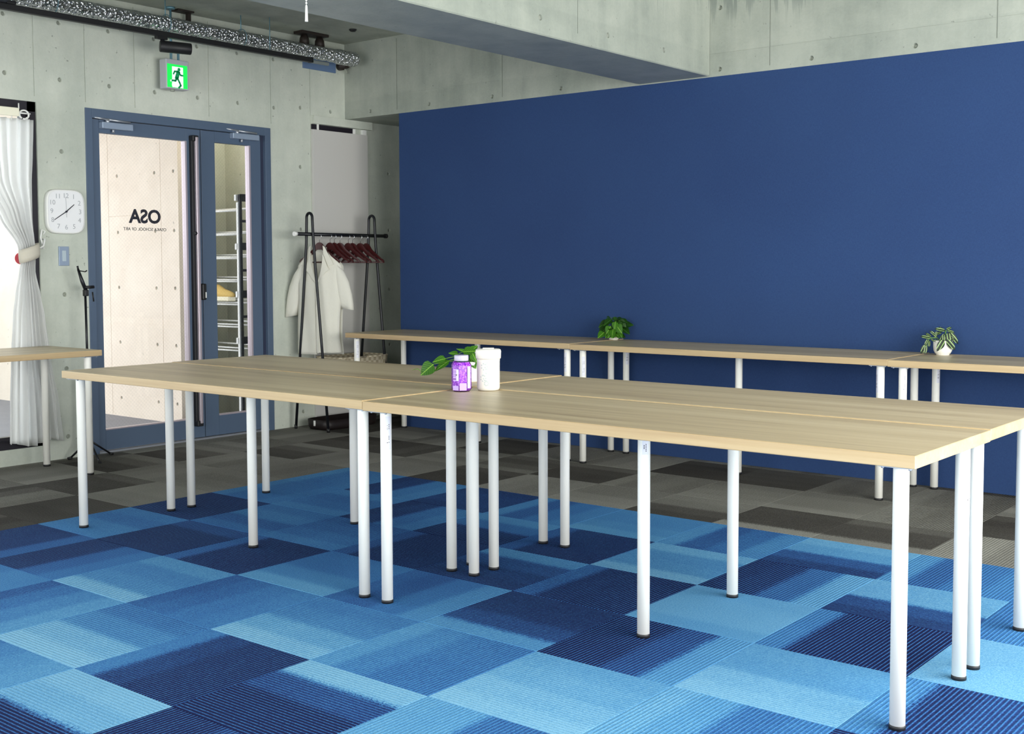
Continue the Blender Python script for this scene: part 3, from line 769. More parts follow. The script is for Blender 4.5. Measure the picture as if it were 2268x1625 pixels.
def plant_wall():     # bushy one
    c = (-1.235, 3.425, TZ+.003)
    t = empty('potted_pothos', c, 0, 'bushy green plant hiding its white pot at the first table joint by navy wall', 'plant')
    pot(t, c, [(.0, 0), (.024, 0), (.03, .004), (.038, .03), (.041, .062), (.038, .062), (.034, .03), (.026, .008)], M['ivory'], .036, .054)
    rr = random.Random(5)
    b_ = MB(); tips = []
    L = [(-.085, .052, .05, -.108, -.02), (-.045, .045, .06, -.058, .0), (-.03, .09, .05, -.052, .045), (.0, .03, .07, -.012, -.036), (.02, .04, .07, .035, -.018), (.03, .062, .06, .052, .0),
         (-.02, .135, .02, -.07, .10), (.0, .15, .02, .015, .12), (.04, .13, .03, .075, .09), (.06, .095, .0, .125, .105), (.04, .08, .0, .085, .05), (-.045, .12, -.01, -.10, .085), (.01, .12, .05, .0, .07),
         (.015, .10, .055, .045, .05), (-.01, .075, .07, -.02, .025), (.03, .14, -.01, .05, .145), (-.03, .145, -.01, -.045, .15), (.045, .035, .03, .07, -.03), (-.06, .085, .02, -.1, .03), (.005, .05, .075, -.02, -.03), (-.02, .05, .07, -.045, -.03), (.025, .052, .07, .02, -.03)]
    for q, (a, h, n_, a2, h2) in enumerate(L):
        base = pt(c, a*.75, h+.0, n_*.75); tip = pt(c, a2, h2+.03 if h2 < 0 else h2+.0, n_+.02)
        if tip.z < c[2]+.021: tip.z = c[2]+.021
        if tip.y > 3.52: tip.y = 3.52
        fac = NV*.7+UP*.8+RV*rr.uniform(-.5, .5)
        leaf(t, base, tip, rr.uniform(.95, 1.25), fac, 'pothos', M['pothos'] if n_ > .03 else M['pothos_dark'])
        b_.tube([pt(c, a*.15, .05, n_*.1), pt(c, a*.5, h*.8+.03, n_*.4), base], .0014, 5)
    # upper canopy that fills the crown
    for q in range(16):
        a = rr.uniform(-.075, .075); h = rr.uniform(.08, .135); n_ = rr.uniform(-.035, .05)
        base = pt(c, a*.6, h, n_*.5); tip = pt(c, a*1.2+rr.uniform(-.02, .02), h+rr.uniform(-.035, .02), n_+.03)
        if tip.y > 3.52: tip.y = 3.52
        leaf(t, base, tip, rr.uniform(1.0, 1.3), NV*.5+UP+RV*rr.uniform(-.4, .4), 'pothos', M['pothos_dark'])
        b_.tube([pt(c, a*.1, .05, 0), pt(c, a*.4, h*.8, n_*.3), base], .0013, 5)
    b_.build('stems', M['stem'], t)
plant_wall()
def plant_striped():
    c = (.885, 3.425, TZ)
    t = empty('potted_inch_plant', c, 0, 'striped-leaf trailing plant in a round white pot on the rightmost wall table', 'plant')
    pot(t, c, [(.0, 0), (.034, 0), (.034, .006), (.041, .012), (.047, .025), (.049, .045), (.0495, .078), (.0465, .078), (.046, .045), (.043, .024), (.03, .012)], M['ivory'], .045, .066)
    b_ = MB(); S = M['wandering']
    L = [(-.012, .082, .05, -.052, .02, .065), (.004, .083, .052, .052, .03, .065), (-.02, .098, .045, -.023, .138, .04), (.0, .095, .05, .004, .138, .05)]
    def lf(a0, h0, n0, a1, h1, n1, w=1.0, fac=None):
        tip = pt(c, a1, h1, n1)
        if tip.y > 3.522: tip.y = 3.522
        leaf(t, pt(c, a0, h0, n0), tip, w, fac or (NV+UP*.5), 'striped', S)
    lf(-.012, .086, .046, -.052, .026, .062, 1.15); lf(.0, .086, .048, .048, .034, .062, 1.25); lf(-.008, .108, .03, -.01, .07, .045, 1.3)
    lf(.018, .122, .02, .022, .066, .045, 1.25); lf(.012, .13, .0, -.045, .145, .01, 1.0); lf(.02, .132, .0, .058, .122, .015, 1.0); lf(.02, .135, -.01, .055, .15, -.02, .9)
    lf(.03, .12, .0, .085, .062, .01, 1.05); lf(.025, .115, .01, .05, .085, .03, .9); lf(.012, .128, -.02, -.01, .152, -.03, 1.0); lf(.0, .115, .02, -.03, .075, .04, .9)
    lf(-.03, .095, .0, -.07, .132, .005, .9); lf(-.045, .09, .0, -.036, .13, .01, .8); lf(-.07, .092, .0, -.118, .103, .0, 1.1); lf(-.07, .088, .01, -.055, .075, .03, .9)
    lf(-.06, .095, -.01, -.085, .12, -.02, 1.0); lf(-.08, .085, .0, -.10, .055, .01, 1.0); lf(-.075, .08, .0, -.08, .045, .02, 1.0); lf(-.088, .06, .0, -.118, .008, .005, 1.1); lf(-.09, .055, .0, -.1, .006, .015, 1.0); lf(-.05, .085, .01, -.03, .06, .03, .8)
    lf(.03, .1, -.01, .06, .11, -.03, 1.0); lf(.0, .12, -.02, -.04, .11, -.03, 1.0); lf(.01, .1, .0, .035, .09, .04, .9)
    b_.tube([pt(c, 0, .062), pt(c, .008, .1), pt(c, .016, .133)], .003, 6); b_.tube([pt(c, -.005, .062), pt(c, -.03, .092), pt(c, -.07, .092), pt(c, -.086, .07), pt(c, -.09, .05)], .0025, 6)
    b_.tube([pt(c, .01, .062), pt(c, .028, .1), pt(c, .032, .118)], .0025, 6); b_.tube([pt(c, -.005, .062, .01), pt(c, -.01, .088, .04)], .002, 6)
    b_.build('stems', M['stem'], t)
plant_striped()
def plant_island():
    c = (-.125, .735, TZ+.0055)
    t = empty('potted_trailing_plant', c, 0, 'leafy plant in a cream pot half hidden behind purple jar and canister', 'plant')
    pot(t, c, [(.0, 0), (.03, 0), (.036, .006), (.042, .05), (.044, .085), (.041, .085), (.037, .05), (.03, .012)], M['ivory'], .038, .075)
    b_ = MB(); rr = random.Random(2)
    L = [(-.15, .076, .03, -.205, .034, .04, 1.25), (-.10, .098, .02, -.155, .088, .03, .9), (-.085, .09, .02, -.15, .052, .03, .7), (-.05, .115, .0, -.09, .122, .0, .9), (-.01, .12, .02, -.055, .142, .02, .55),
         (.01, .12, .03, .03, .085, .05, 1.2), (-.03, .125, .02, .025, .135, .04, 1.1), (.0, .1, .03, .025, .06, .05, 1.0), (-.04, .1, .02, -.065, .06, .05, 1.0), (.02, .11, -.01, .07, .125, -.02, 1.1), (.0, .125, -.02, .03, .15, -.04, 1.0), (-.02, .095, .03, -.02, .05, .06, 1.0)]
    for (a, h, n_, a2, h2, n2, w_) in L:
        leaf(t, pt(c, a, h, n_), pt(c, a2, h2, n2), w_, NV*.8+UP*.7+RV*rr.uniform(-.3, .3), 'pothos', M['pothos'])
        b_.tube([pt(c, a*.1, .072, 0), pt(c, a*.45, h+.012, n_*.5), pt(c, a, h, n_)], .0016, 5)
    b_.tube([pt(c, -.195, .04, .035), pt(c, -.215, .058, .035), pt(c, -.238, .052, .035)], .0016, 5, rs=[.001, .002, .0008])
    b_.build('stems', M['stem'], t)
plant_island()

# ------------------------------------------------------------------ end wall: clock, switch, exit sign, panels
def clock():
    cy_, cz = 1.111, 1.566; x = XL
    t = empty('wall_clock', (x, cy_, cz), 0, 'white rounded-square wall clock with grey numerals beside the blue door', 'clock')
    def squircle(hw, hh, n=40, e=4.2):
        return [(hw*math.copysign(abs(math.cos(2*PI*k/n))**(2/e), math.cos(2*PI*k/n)), hh*math.copysign(abs(math.sin(2*PI*k/n))**(2/e), math.sin(2*PI*k/n))) for k in range(n)]
    b_ = MB(); rows = []
    for s_, dx in ((1.0, .0), (1.0, .02), (.985, .033), (.95, .037), (.93, .036)): rows.append([(x+dx, cy_+a*s_, cz+b2*s_) for a, b2 in squircle(.132, .14)])
    b_.grid(rows, True); b_.bm.verts.ensure_lookup_table(); b_.bm.faces.new([b_.bm.verts[i] for i in range(40)][::-1]); b_.build('case', M['white_plastic'], t)
    b_ = MB(); b_.prism(squircle(.1225, .1302), (x+.030, cy_, cz), (0, 1, 0), (0, 0, 1), (.004, 0, 0)); b_.build('dial', M['clock_face'], t)
    xf = x+.0345
    for h in range(1, 13):
        a = PI/2-h*PI/6; R = .1; ex = 3.2
        ca, sa = math.cos(a), math.sin(a); k = R/((abs(ca)**ex+abs(sa)**ex)**(1/ex))*.985
        text_mesh('numeral', str(h), .042, (xf, cy_+ca*k*.98, cz+sa*k), (0, 1, 0), (0, 0, 1), M['clock_grey'], t, .0004)
    def hand(name, ang, l0, l1, w, mat, dx):
        u = Vector((0, math.sin(ang), math.cos(ang))); v = Vector((0, math.cos(ang), -math.sin(ang)))
        b_ = MB(); b_.prism([(-l0, -w), (l1, -w*.7), (l1, w*.7), (-l0, w)], (xf+dx, cy_, cz), u, v, (.0012, 0, 0)); b_.build(name, mat, t)
    hand('hour_hand', math.radians(50), .01, .072, .003, M['ink'], .002); hand('minute_hand', math.radians(237), .012, .098, .0026, M['ink'], .0035)
    hand('second_hand', math.radians(-2), .036, .092, .0009, M['clock_grey'], .005)
    b_ = MB(); b_.lathe([(.006, .0), (.006, .008)], (xf, cy_, cz), 12, 'X'); b_.build('hand_hub', M['ink'], t)
clock()
def switch():
    y0, y1, z0, z1 = 1.070, 1.140, 1.226, 1.348
    t = empty('light_switch', (XL, (y0+y1)/2, z0), 0, 'grey-blue light switch plate below the wall clock', 'switch')
    MB().box(XL, XL+.009, y0, y1, z0, z1, .002).build('switch_plate', M['closer'], t)
    MB().box(XL+.008, XL+.012, 1.092, 1.118, 1.255, 1.322, .001).build('rocker', simple('switch_rocker', srgb(178, 192, 200), .4), t)
switch()
def exit_sign():
    # hangs from the ceiling on a conduit just in front of the wall, lit face towards the room
    x = XL+.14; y0, y1, z0, z1 = 1.795, 1.975, 2.405, 2.575
    t = empty('exit_sign', (x, (y0+y1)/2, 2.9), 0, 'green lit running-man exit sign hanging above the blue door', 'sign')
    MB().box(x-.075, x, y0, y1, z0-.0, z1+.025, .006).build('sign_case', simple('sign_grey', srgb(178, 180, 186), .4), t)
    xf = x+.0005; ya, yb, za, zb = y0+.008, y1-.014, z0+.008, z1-.008
    H = zb-za; Wd = yb-ya
    MB().box(xf-.003, xf+.0012, ya, yb, za, zb).build('lit_panel', M['exit_green'], t)
    def poly(pts, name, mat, dx):
        b_ = MB(); b_.prism([(ya+a*Wd, za+c*H) for a, c in pts], (xf+dx, 0, 0), (0, 1, 0), (0, 0, 1), (.0006, 0, 0)); return b_
    poly([(.24, .02), (.78, .02), (.78, .9), (.24, .9), (.24, .36), (.14, .30), (.16, .24), (.24, .27), (.22, .12)], '', None, .0012).build('white_doorway', M['exit_white'], t)
    b_ = MB()
    def stroke(pts, w, dx=.0019):
        for (a, c), (a2, c2) in zip(pts, pts[1:]):
            d = Vector((0, (a2-a)*Wd, (c2-c)*H)); L = d.length; d.normalize(); n_ = Vector((0, -d.z, d.y))
            p0 = Vector((xf+dx, ya+a*Wd, za+c*H)); b_.prism([(-w*.3, -w/2), (L+w*.3, -w/2), (L+w*.3, w/2), (-w*.3, w/2)], p0, d, n_, (.0006, 0, 0))
    stroke([(.54, .68), (.46, .42)], .030); stroke([(.50, .70), (.36, .70), (.30, .58)], .012); stroke([(.56, .70), (.66, .56), (.76, .56)], .012)
    stroke([(.47, .44), (.40, .30), (.22, .30)], .014); stroke([(.48, .44), (.60, .24), (.66, .12), (.56, .02)], .014)
    b_.lathe([(.012, .0018), (.012, .0024)], (xf, ya+.58*Wd, za+.80*H), 16, 'X'); b_.build('running_figure', M['exit_dark'], t)
    b_ = MB(); xc = x-.035
    b_.tube([(xc, 1.862, 2.95), (xc, 1.862, z1+.075)], .008, 8); b_.box(xc-.004, xc+.004, 1.852, 1.925, z1+.072, z1+.08); b_.box(xc-.004, xc+.004, 1.852, 1.868, z1+.02, z1+.08); b_.box(xc-.004, xc+.004, 1.909, 1.925, z1+.02, z1+.08)
    b_.lathe([(.03, 2.935), (.03, 2.95)], (xc, 1.862, 0), 14)
    b_.build('hanger_bracket', M['teal_steel'], t)
    MB().tube([(x-.04, 1.87, z0-.012), (x-.04, 1.87, z0+.004)], .014, 12).build('test_button', M['mortar'], t)
exit_sign()
def wall_panels():
    t = empty('roller_screen_panel', (XL, 3.46, .3), 0, 'tall pale grey panel with dark slot at its top, behind clothes rack', 'panel')
    MB().box(XL, XL+.022, 3.178, 3.755, .31, 2.262, .001, seg=1).build('panel_sheet', M['panel'], t)
    MB().box(XL, XL+.012, 3.178, 3.63, 2.264, 2.302).build('dark_slot', M['frame_dark'], t)
    b_ = MB(); b_.box(XL, XL+.02, 3.225, 3.24, 2.262, 2.305); b_.box(XL, XL+.024, 3.70, 3.74, 2.262, 2.30); b_.box(XL, XL+.018, 3.60, 3.625, 2.262, 2.30); b_.build('bracket', M['white_plastic'], t)
    b_ = MB(); b_.box(XL, XL+.03, 3.18, 3.80, 2.305, 2.366); b_.build('top_rail', M['concrete'], t)
    t = empty('low_panel', (XL, 3.46, .05), 0, 'short pale panel near the floor under clothes rack', 'panel')
    MB().box(XL, XL+.022, 3.178, 3.755, .05, .262, .001, seg=1).build('panel_sheet', M['panel'], t)
    MB().box(XL, XL+.012, 3.178, 3.50, .264, .29).build('dark_slot', M['frame_dark'], t)
wall_panels()

# ------------------------------------------------------------------ ceiling services
def duct():
    b_ = MB(); n = 22; rows = []; L0, L1 = -4.0, 3.44; m_ = 330
    for i in range(m_+1):
        y = L0+(L1-L0)*i/m_; e = 1.0
        d = min(i, m_-i)/m_*(L1-L0)
        if d < .05: e = math.sqrt(max(.02, 1-(1-d/.05)**2))
        if y > 3.2: e *= 1.12
        row = []
        for k in range(n):
            a = 2*PI*k/n; r = .049*e*(1+.10*noise.noise(Vector((math.cos(a)*2.2, y*22, math.sin(a)*2.2)))+.06*noise.noise(Vector((math.cos(a)*5+9, y*60, math.sin(a)*5))))
            row.append((-3.60+r*math.cos(a), y, 2.793+.004*math.sin(y*1.3)+r*math.sin(a)))
        rows.append(row)
    b_.grid(rows, True); v = list(b_.bm.verts); b_.bm.faces.new(v[:n][::-1]); b_.bm.faces.new(v[-n:])
    t = tag(b_.build('foil_duct', M['foil']), 'crumpled silver foil duct running under the ceiling above the door', 'duct')
    b_ = MB(); b_.tube([(-3.565, -4.0, 2.712), (-3.565, 3.1, 2.712)], .013, 10)
    tag(b_.build('conduit_pipe', simple('grey_conduit', srgb(170, 178, 178), .45)), 'thin grey conduit pipe running along beneath the silver duct', 'pipe')
    for k, (y, nm) in enumerate(((.93, 'leftmost of the three thin rods holding the silver duct'), (1.72, 'middle one of the three thin rods holding the silver duct'), (2.33, 'rightmost of the three thin rods holding the silver duct'))):
        r = empty('suspension_rod', (-3.60, y, 2.95), 0, nm, 'rod', 'rods holding the silver duct')
        MB().tube([(-3.60, y, 2.95), (-3.60, y, 2.845)], .0035, 8).build('rod', M['teal_steel'], r)
        b_ = MB(); pts = [(-3.60+.062*math.sin(a), y, 2.793+.004*math.sin(y*1.3)+.062*math.cos(a)) for a in [2*PI*q/20 for q in range(21)]]; b_.tube(pts, .0025, 6); b_.build('strap', M['teal_steel'], r)
duct()
def rail():
    t = empty('lighting_track', (-3.5, 1.0, 2.705), 0, 'long black lighting track hanging below the silver duct', 'track')
    b_ = MB(); b_.box(-3.518, -3.482, -4.0, 2.86, 2.688, 2.722, .003); b_.build('track_bar', M['black_plastic'], t)
    MB().box(-3.520, -3.480, 2.86, 2.885, 2.686, 2.724, .004).build('end_cap', M['black_metal'], t)
    b_ = MB()
    for y in (-2.5, .3, 2.5): b_.tube([(-3.5, y, 2.722), (-3.5, y, 2.95)], .003, 6)
    b_.build('hanger_wire', M['teal_steel'], t)
rail()
def spot(y, ax, label):
    x = -3.5; t = empty('track_spotlight', (x, y, 2.69), 0, label, 'spotlight', 'spotlights on the black track')
    b_ = MB(); b_.box(x-.016, x+.016, y-.05, y+.03, 2.670, 2.690, .003); b_.build('adapter', M['black_plastic'], t)
    b_ = MB(); b_.tube([(x, y, 2.675), (x, y, 2.655), (x, y+.004, 2.64)], .012, 12, rs=[.014, .013, .007]); b_.build('swivel_arm', M['black_metal'], t)
    d = Vector(ax).normalized(); c = Vector((x, y+.005, 2.628))
    p0 = c-d*.022; p1 = c+d*.175
    b_ = MB(); b_.tube([p0, p0+d*.004, p1-d*.004, p1], .037, 28, rs=[.033, .037, .037, .034]); b_.build('lamp_head', M['black_plastic'], t)
    b_ = MB(); b_.tube([p1-d*.003, p1+d*.0015], .030, 24); b_.build('lens', simple('dark_lens', srgb(30, 30, 34), .15), t)
    return t
spot(1.625, (.45, .89, -.03), 'black cylinder spotlight on the track above the exit sign')
t = empty('track_feed_box', (-3.5, .42, 2.722), 0, 'dark rounded feed box on top of the track in the top left corner', 'power box')
b_ = MB(); b_.box(-3.535, -3.465, .18, .60, 2.724, 2.80, .03, seg=4); b_.build('box_body', simple('charcoal_box', srgb(52, 54, 60), .5), t)
b_ = MB(); b_.box(-3.515, -3.485, .58, .64, 2.723, 2.745, .006); b_.build('cable_gland', M['black_plastic'], t)
def bracket_twin():
    c = (-3.70, 3.06)
    t = empty('twin_ceiling_fitting', (c[0], c[1], 2.95), 0, 'dark twin-cup fitting on the ceiling near the beam corner', 'ceiling fitting')
    b_ = MB(); b_.box(c[0]-.05, c[0]+.05, c[1]-.13, c[1]+.13, 2.93, 2.95, .003); b_.build('base_plate', M['rust'], t)
    for dy in (-.07, .08):
        b_ = MB(); b_.lathe([(.022, 2.93), (.035, 2.90), (.038, 2.86), (.03, 2.855)], (c[0], c[1]+dy, 0), 18); b_.build('cup', M['rust'], t)
    t = empty('ceiling_bracket', (-3.80, 2.02, 2.95), 0, 'small dark bracket on ceiling above the spotlight, left of the twin-cup fitting', 'bracket')
    b_ = MB(); b_.box(-3.82, -3.74, 1.92, 2.05, 2.938, 2.95, .002); b_.box(-3.80, -3.77, 2.02, 2.045, 2.86, 2.94, .002); b_.box(-3.81, -3.75, 1.95, 2.03, 2.85, 2.862, .002); b_.build('steel_angle', M['rust'], t)
    t = empty('ceiling_button', (-3.36, 3.16, 2.95), 0, 'tiny black button sensor where ceiling meets the cross beam edge', 'sensor')
    b_ = MB(); b_.lathe([(.028, 2.95), (.028, 2.944), (.018, 2.934), (.004, 2.932)], (-3.36, 3.16, 0), 18); b_.build('sensor_body', M['black_plastic'], t)
    t = empty('vent_cover', (XL, 3.27, 2.78), 0, 'blue-grey rectangular plate on the wall at the end of the track', 'plate')
    b_ = MB(); b_.box(XL, XL+.012, 3.10, 3.43, 2.715, 2.83, .002); b_.build('plate', M['steel_blue'], t)
    t = empty('pipe_stub', (XL, 3.47, 2.77), 0, 'short brown pipe stub beside the blue-grey wall plate', 'pipe')
    b_ = MB(); b_.lathe([(.034, .0), (.034, .05), (.026, .052), (.026, .09)], (XL, 3.475, 2.775), 18, 'X'); b_.build('pipe', M['rust'], t)
    b_ = MB(); b_.tube([(XL+.06, 3.48, 2.75), (XL+.065, 3.5, 2.715)], .007, 8); b_.build('drip_nozzle', M['mortar'], t)
bracket_twin()
def chain():
    x, y = -.3, .025
    t = empty('bead_pull_chain', (x, y, 2.95), 0, 'white beaded pull chain hanging at the top in front of the cross beam', 'chain')
    ball = bmesh.new(); bmesh.ops.create_icosphere(ball, subdivisions=1, radius=.0042)
    b_ = MB(); z = 2.175
    while z < 2.935:
        tt = ball.copy(); b_.merge(tt, Matrix.Translation((x, y, z)), True); z += .0105
    b_.tube([(x, y, 2.16), (x, y, 2.94)], .0012, 5); o = b_.build('bead_chain', M['white_plastic'], t); o['kind'] = 'stuff'
    MB().tube([(x, y, 2.118), (x, y, 2.124), (x, y, 2.172)], .005, 10, rs=[.0062, .0055, .0045]).build('end_weight', M['white_plastic'], t)
    b_ = MB(); b_.lathe([(.018, 2.935), (.018, 2.95)], (x, y, 0), 14); b_.build('ceiling_cap', M['white_plastic'], t)
chain()

# ------------------------------------------------------------------ curtain
def curtain():
    X0 = -3.792
    keys = [(2.115, .46, .892), (1.90, .47, .882), (1.745, .50, .873), (1.52, .66, .874), (1.345, .775, .886), (1.27, .800, .884), (1.195, .782, .882), (1.05, .755, .915), (.92, .735, .942), (.64, .712, .975), (.36, .694, 1.018), (.13, .682, 1.040)]
    def at(z):
        for (za, a, b1), (zb, a2, b2) in zip(keys, keys[1:]):
            if z <= za and z >= zb:
                t = (za-z)/(za-zb); t = t*t*(3-2*t)*.5+t*.5; return a+(a2-a)*t, b1+(b2-b1)*t
        return keys[-1][1:]
    b_ = MB(); rows = []; nz, nu = 60, 120; F = 7
    for i in range(nz+1):
        z = 2.115+(.13-2.115)*i/nz; l, r = at(z); wd = r-l; amp = .019 if wd > .15 else .015
        row = []
        for k in range(nu+1):
            u = k/nu; ph = 2*PI*F*(u+.03*math.sin(3*u*PI+z*1.2)); tw = .5*math.sin(z*2.1+u*4)
            dx = amp*math.sin(ph+tw)+.4*amp*math.sin(2.3*ph+1.7+z)
            hem = .014*math.sin(u*9+1) if i == nz else 0
            row.append((X0+dx, l+wd*u+.006*math.cos(ph)*min(1, wd*5), z+hem))
        rows.append(row)
    b_.grid(rows)
    t = empty('curtain', (X0, .8, 2.12), 0, 'sheer white curtain gathered and tied back at the left window', 'curtain')
    o = b_.build('curtain_cloth', M['curtain'], t); solidify(o, .0015)
    b_ = MB(); ry = []
    for z, r_ in ((1.345, 1.0), (1.32, 1.06), (1.29, 1.06), (1.262, 1.0)):
        ry.append([(X0+.001+.040*r_*math.sin(a), .845+.012*(1.3-z)*4+.062*r_*math.cos(a), z+.022*math.cos(a)) for a in [2*PI*k/28 for k in range(28)]])
    b_.grid(ry, True); o = b_.build('tieback_band', M['tieback'], t); solidify(o, .003)
    b_ = MB(); b_.tube([(XL+.002, .955, 1.39), (XL+.05, .955, 1.39), (XL+.05, .945, 1.35), (XL+.05, .92, 1.335)], .006, 8); b_.tube([(XL+.03, .955, 1.42), (XL+.035, .965, 1.44), (XL+.035, .945, 1.45), (XL+.035, .935, 1.40), (XL+.035, .955, 1.33)], .005, 8); b_.build('tieback_hook', M['white_plastic'], t)
    for k in range(5):
        y = .47+k*.095; b_ = MB(); b_.tube([(X0, y, 2.105), (X0, y, 2.128)], .003, 6); b_.build('curtain_hook', M['white_plastic'], t)
    t = empty('curtain_rail', (X0, .2, 2.15), 0, 'white curtain rail with a curled end hook at top of the left window', 'rail')
    b_ = MB(); b_.box(X0-.01, X0+.012, -2.4, .80, 2.128, 2.178, .004); b_.build('rail_bar', simple('cream_rail', srgb(240, 236, 214), .5), t)
    b_ = MB(); pts = [(X0, .80+.03*math.sin(a)+.035, 2.142-.026*math.cos(a)) for a in [PI*1.9*q/18-.2 for q in range(19)]]; b_.tube(pts, .0055, 8); b_.tube([(X0, .78, 2.15), (X0, .875, 2.15)], .005, 8); b_.tube([(X0-.015, .81, 2.178), (X0-.015, .81, 2.21)], .004, 6); b_.build('end_hook', M['white_plastic'], t)
    b_ = MB(); b_.box(X0-.07, X0, .76, .775, 2.15, 2.165); b_.box(X0-.07, X0, -1.2, -1.185, 2.15, 2.165); b_.build('wall_bracket', M['white_plastic'], t)
    b_ = MB(); b_.lathe([(.036, 0), (.036, .0012)], (XL-.0495, .845, 1.272), 24, 'X')
    tag(b_.build('round_sticker', M['red_sticker']), 'round pink-red sticker on window glass beside the curtain tie', 'sticker')
    b_ = MB(); b_.box(XL-.03, XL-.006, .80, .84, .15, .185, .004); o = b_.build('window_latch', M['white_plastic'], win)
curtain()

# ------------------------------------------------------------------ microphone stand
def mic_stand():
    x, y = -3.70, 1.165
    t = empty('microphone_stand', (x, y, 0), 0, 'black tripod microphone stand standing between curtain and blue door', 'stand')
    MB().tube([(x, y, .07), (x, y, .48)], .0125, 14).build('lower_tube', M['black_metal'], t)
    MB().tube([(x, y, .48), (x-.004, y-.003, 1.04)], .0075, 12).build('upper_tube', M['black_metal'], t)
    b_ = MB(); b_.lathe([(.017, .46), (.019, .475), (.019, .50), (.014, .51)], (x, y, 0), 14); b_.lathe([(.018, .06), (.021, .075), (.021, .13), (.017, .14)], (x, y, 0), 14); b_.build('clutch', M['black_plastic'], t)
    for k, a in enumerate((-.25, 1.85, 3.85)):
        d = Vector((math.cos(a), math.sin(a), 0)); p = Vector((x, y, 0))
        l = MB().tube([p+d*.012+UP*.115, p+d*.19+UP*.008], .0065, 8).build('tripod_leg', M['black_metal'], t) if k != 2 else MB().tube([p+d*.012+UP*.115, p+d*.125+UP*.008], .0065, 8).build('tripod_leg', M['black_metal'], t)
        e = .19 if k != 2 else .125
        MB().tube([p+d*(e-.012)+UP*.012, p+d*(e+.014)+UP*.006], .009, 8).build('rubber_tip', M['black_plastic'], l)
    b_ = MB(); b_.box(x-.018, x+.014, y-.014, y+.012, 1.035, 1.075, .004); b_.tube([(x, y-.012, 1.09), (x, y+.055, 1.092)], .010, 10); b_.tube([(x, y+.045, 1.06), (x, y+.052, 1.0)], .005, 8); b_.build('boom_clutch', M['black_plastic'], t)
    MB().tube([(x, y, 1.07), (x-.006, y-.022, 1.13), (x-.01, y-.045, 1.205)], .009, 10, rs=[.012, .012, .007]).build('boom', M['black_metal'], t)
    b_ = MB(); b_.tube([(x-.01, y-.045, 1.205), (x-.011, y-.048, 1.225)], .006, 8); b_.tube([(x-.008, y-.04, 1.195), (x-.004, y, 1.188), (x-.004, y+.012, 1.196)], .004, 6); b_.build('mic_clip', M['black_plastic'], t)
mic_stand()

# ------------------------------------------------------------------ clothes rack, hangers, shirt, basket
RX = -3.6; RZ = 1.455
def rack():
    t = empty('clothes_rack', (RX, 3.23, 0), 0, 'black metal clothes rack with two A-shaped ends by the grey panel', 'clothes rack')
    for y in (2.925, 3.56):
        pts = [(-3.775, y, .0), (-3.70, y, .72), (-3.632, y, 1.38), (-3.626, y, 1.55)] + [(-3.595+.032*math.cos(PI-a), y, 1.572+.038*math.sin(a)) for a in [PI*q/10 for q in range(1, 10)]] + [(-3.563, y, 1.55), (-3.552, y, 1.38), (-3.485, y, .72), (-3.415, y, .0)]
        fr = MB().tube(pts, .0105, 10).build('end_frame', M['black_metal'], t)
        b_ = MB()
        for xx in (-3.775, -3.415): b_.tube([(xx, y, 0), (xx, y, .03)], .0125, 10)
        b_.build('foot_cap', M['black_plastic'], fr)
    MB().tube([(RX+.006, 2.80, RZ), (RX+.006, 3.70, RZ)], .0135, 14).build('hanging_rod', M['black_metal'], t)
    b_ = MB(); b_.tube([(RX+.006, 2.775, RZ), (RX+.006, 2.80, RZ)], .017, 14); b_.build('white_end_cap', M['white_plastic'], t)
    b_ = MB(); b_.tube([(RX+.006, 3.70, RZ), (RX+.006, 3.722, RZ)], .018, 14); b_.build('rod_end_cap', M['black_plastic'], t)
    b_ = MB(); b_.box(-3.74, -3.45, 2.92, 3.57, .262, .278)
    b_.build('lower_shelf', M['black_metal'], t)
rack()
def hanger_mesh():
    t = empty('coat_hanger', (0, 0, 0))
    b_ = MB(); L = []
    n = 14
    up = []; lo = []
    for i in range(n+1):
        s_ = i/n; x = .205*s_
        zu = .0-.036*(1-math.cos(min(1, s_*3.2)*PI/2))-.128*max(0, s_-.12)**1.12*1.12; th = .046*(1-s_)**1.5+.017
        if s_ > .9: zu += .007*(math.sin((s_-.9)*10*PI))
        up.append((x, zu)); lo.append((x, zu-th))
    poly_r = up+lo[::-1]
    for sg in (1, -1):
        # one arm as quads
        for i in range(n):
            q = [(sg*up[i][0], up[i][1]), (sg*up[i+1][0], up[i+1][1]), (sg*lo[i+1][0], lo[i+1][1]), (sg*lo[i][0], lo[i][1])]
            b_.prism(q, (0, -.007, 0), (1, 0, 0), (0, 0, 1), (0, .014, 0))
    bmesh.ops.remove_doubles(b_.bm, verts=b_.bm.verts, dist=.0004)
    b_.build('hanger_arms', M['mahogany'], t)
    zt = lo[-1][1]
    MB().tube([(-.198, 0, zt+.006), (.198, 0, zt+.006)], .006, 8).build('trouser_bar', M['mahogany'], t)
    pts = [(0, 0, -.01), (0, 0, .03)] + [(.018*math.sin(a)*1.0-.0, 0, .056-.0195*math.cos(a)) for a in [PI*.12+PI*1.25*q/12 for q in range(13)]]
    pts = [(0, 0, -.01), (0, 0, .028), (.012, 0, .036), (.0195, 0, .046), (.0205, 0, .056), (.0165, 0, .068), (.006, 0, .075), (-.006, 0, .074), (-.016, 0, .066), (-.0185, 0, .054)]
    MB().tube(pts, .0024, 8).build('hook', M['chrome'], t)
    return t
hp = hanger_mesh()
HY = [3.02, 3.125, 3.168, 3.225, 3.31, 3.355, 3.435, 3.50]
names = ['first', 'first', 'second', 'third', 'fourth', 'fifth', 'sixth', 'seventh']
rr = random.Random(11)
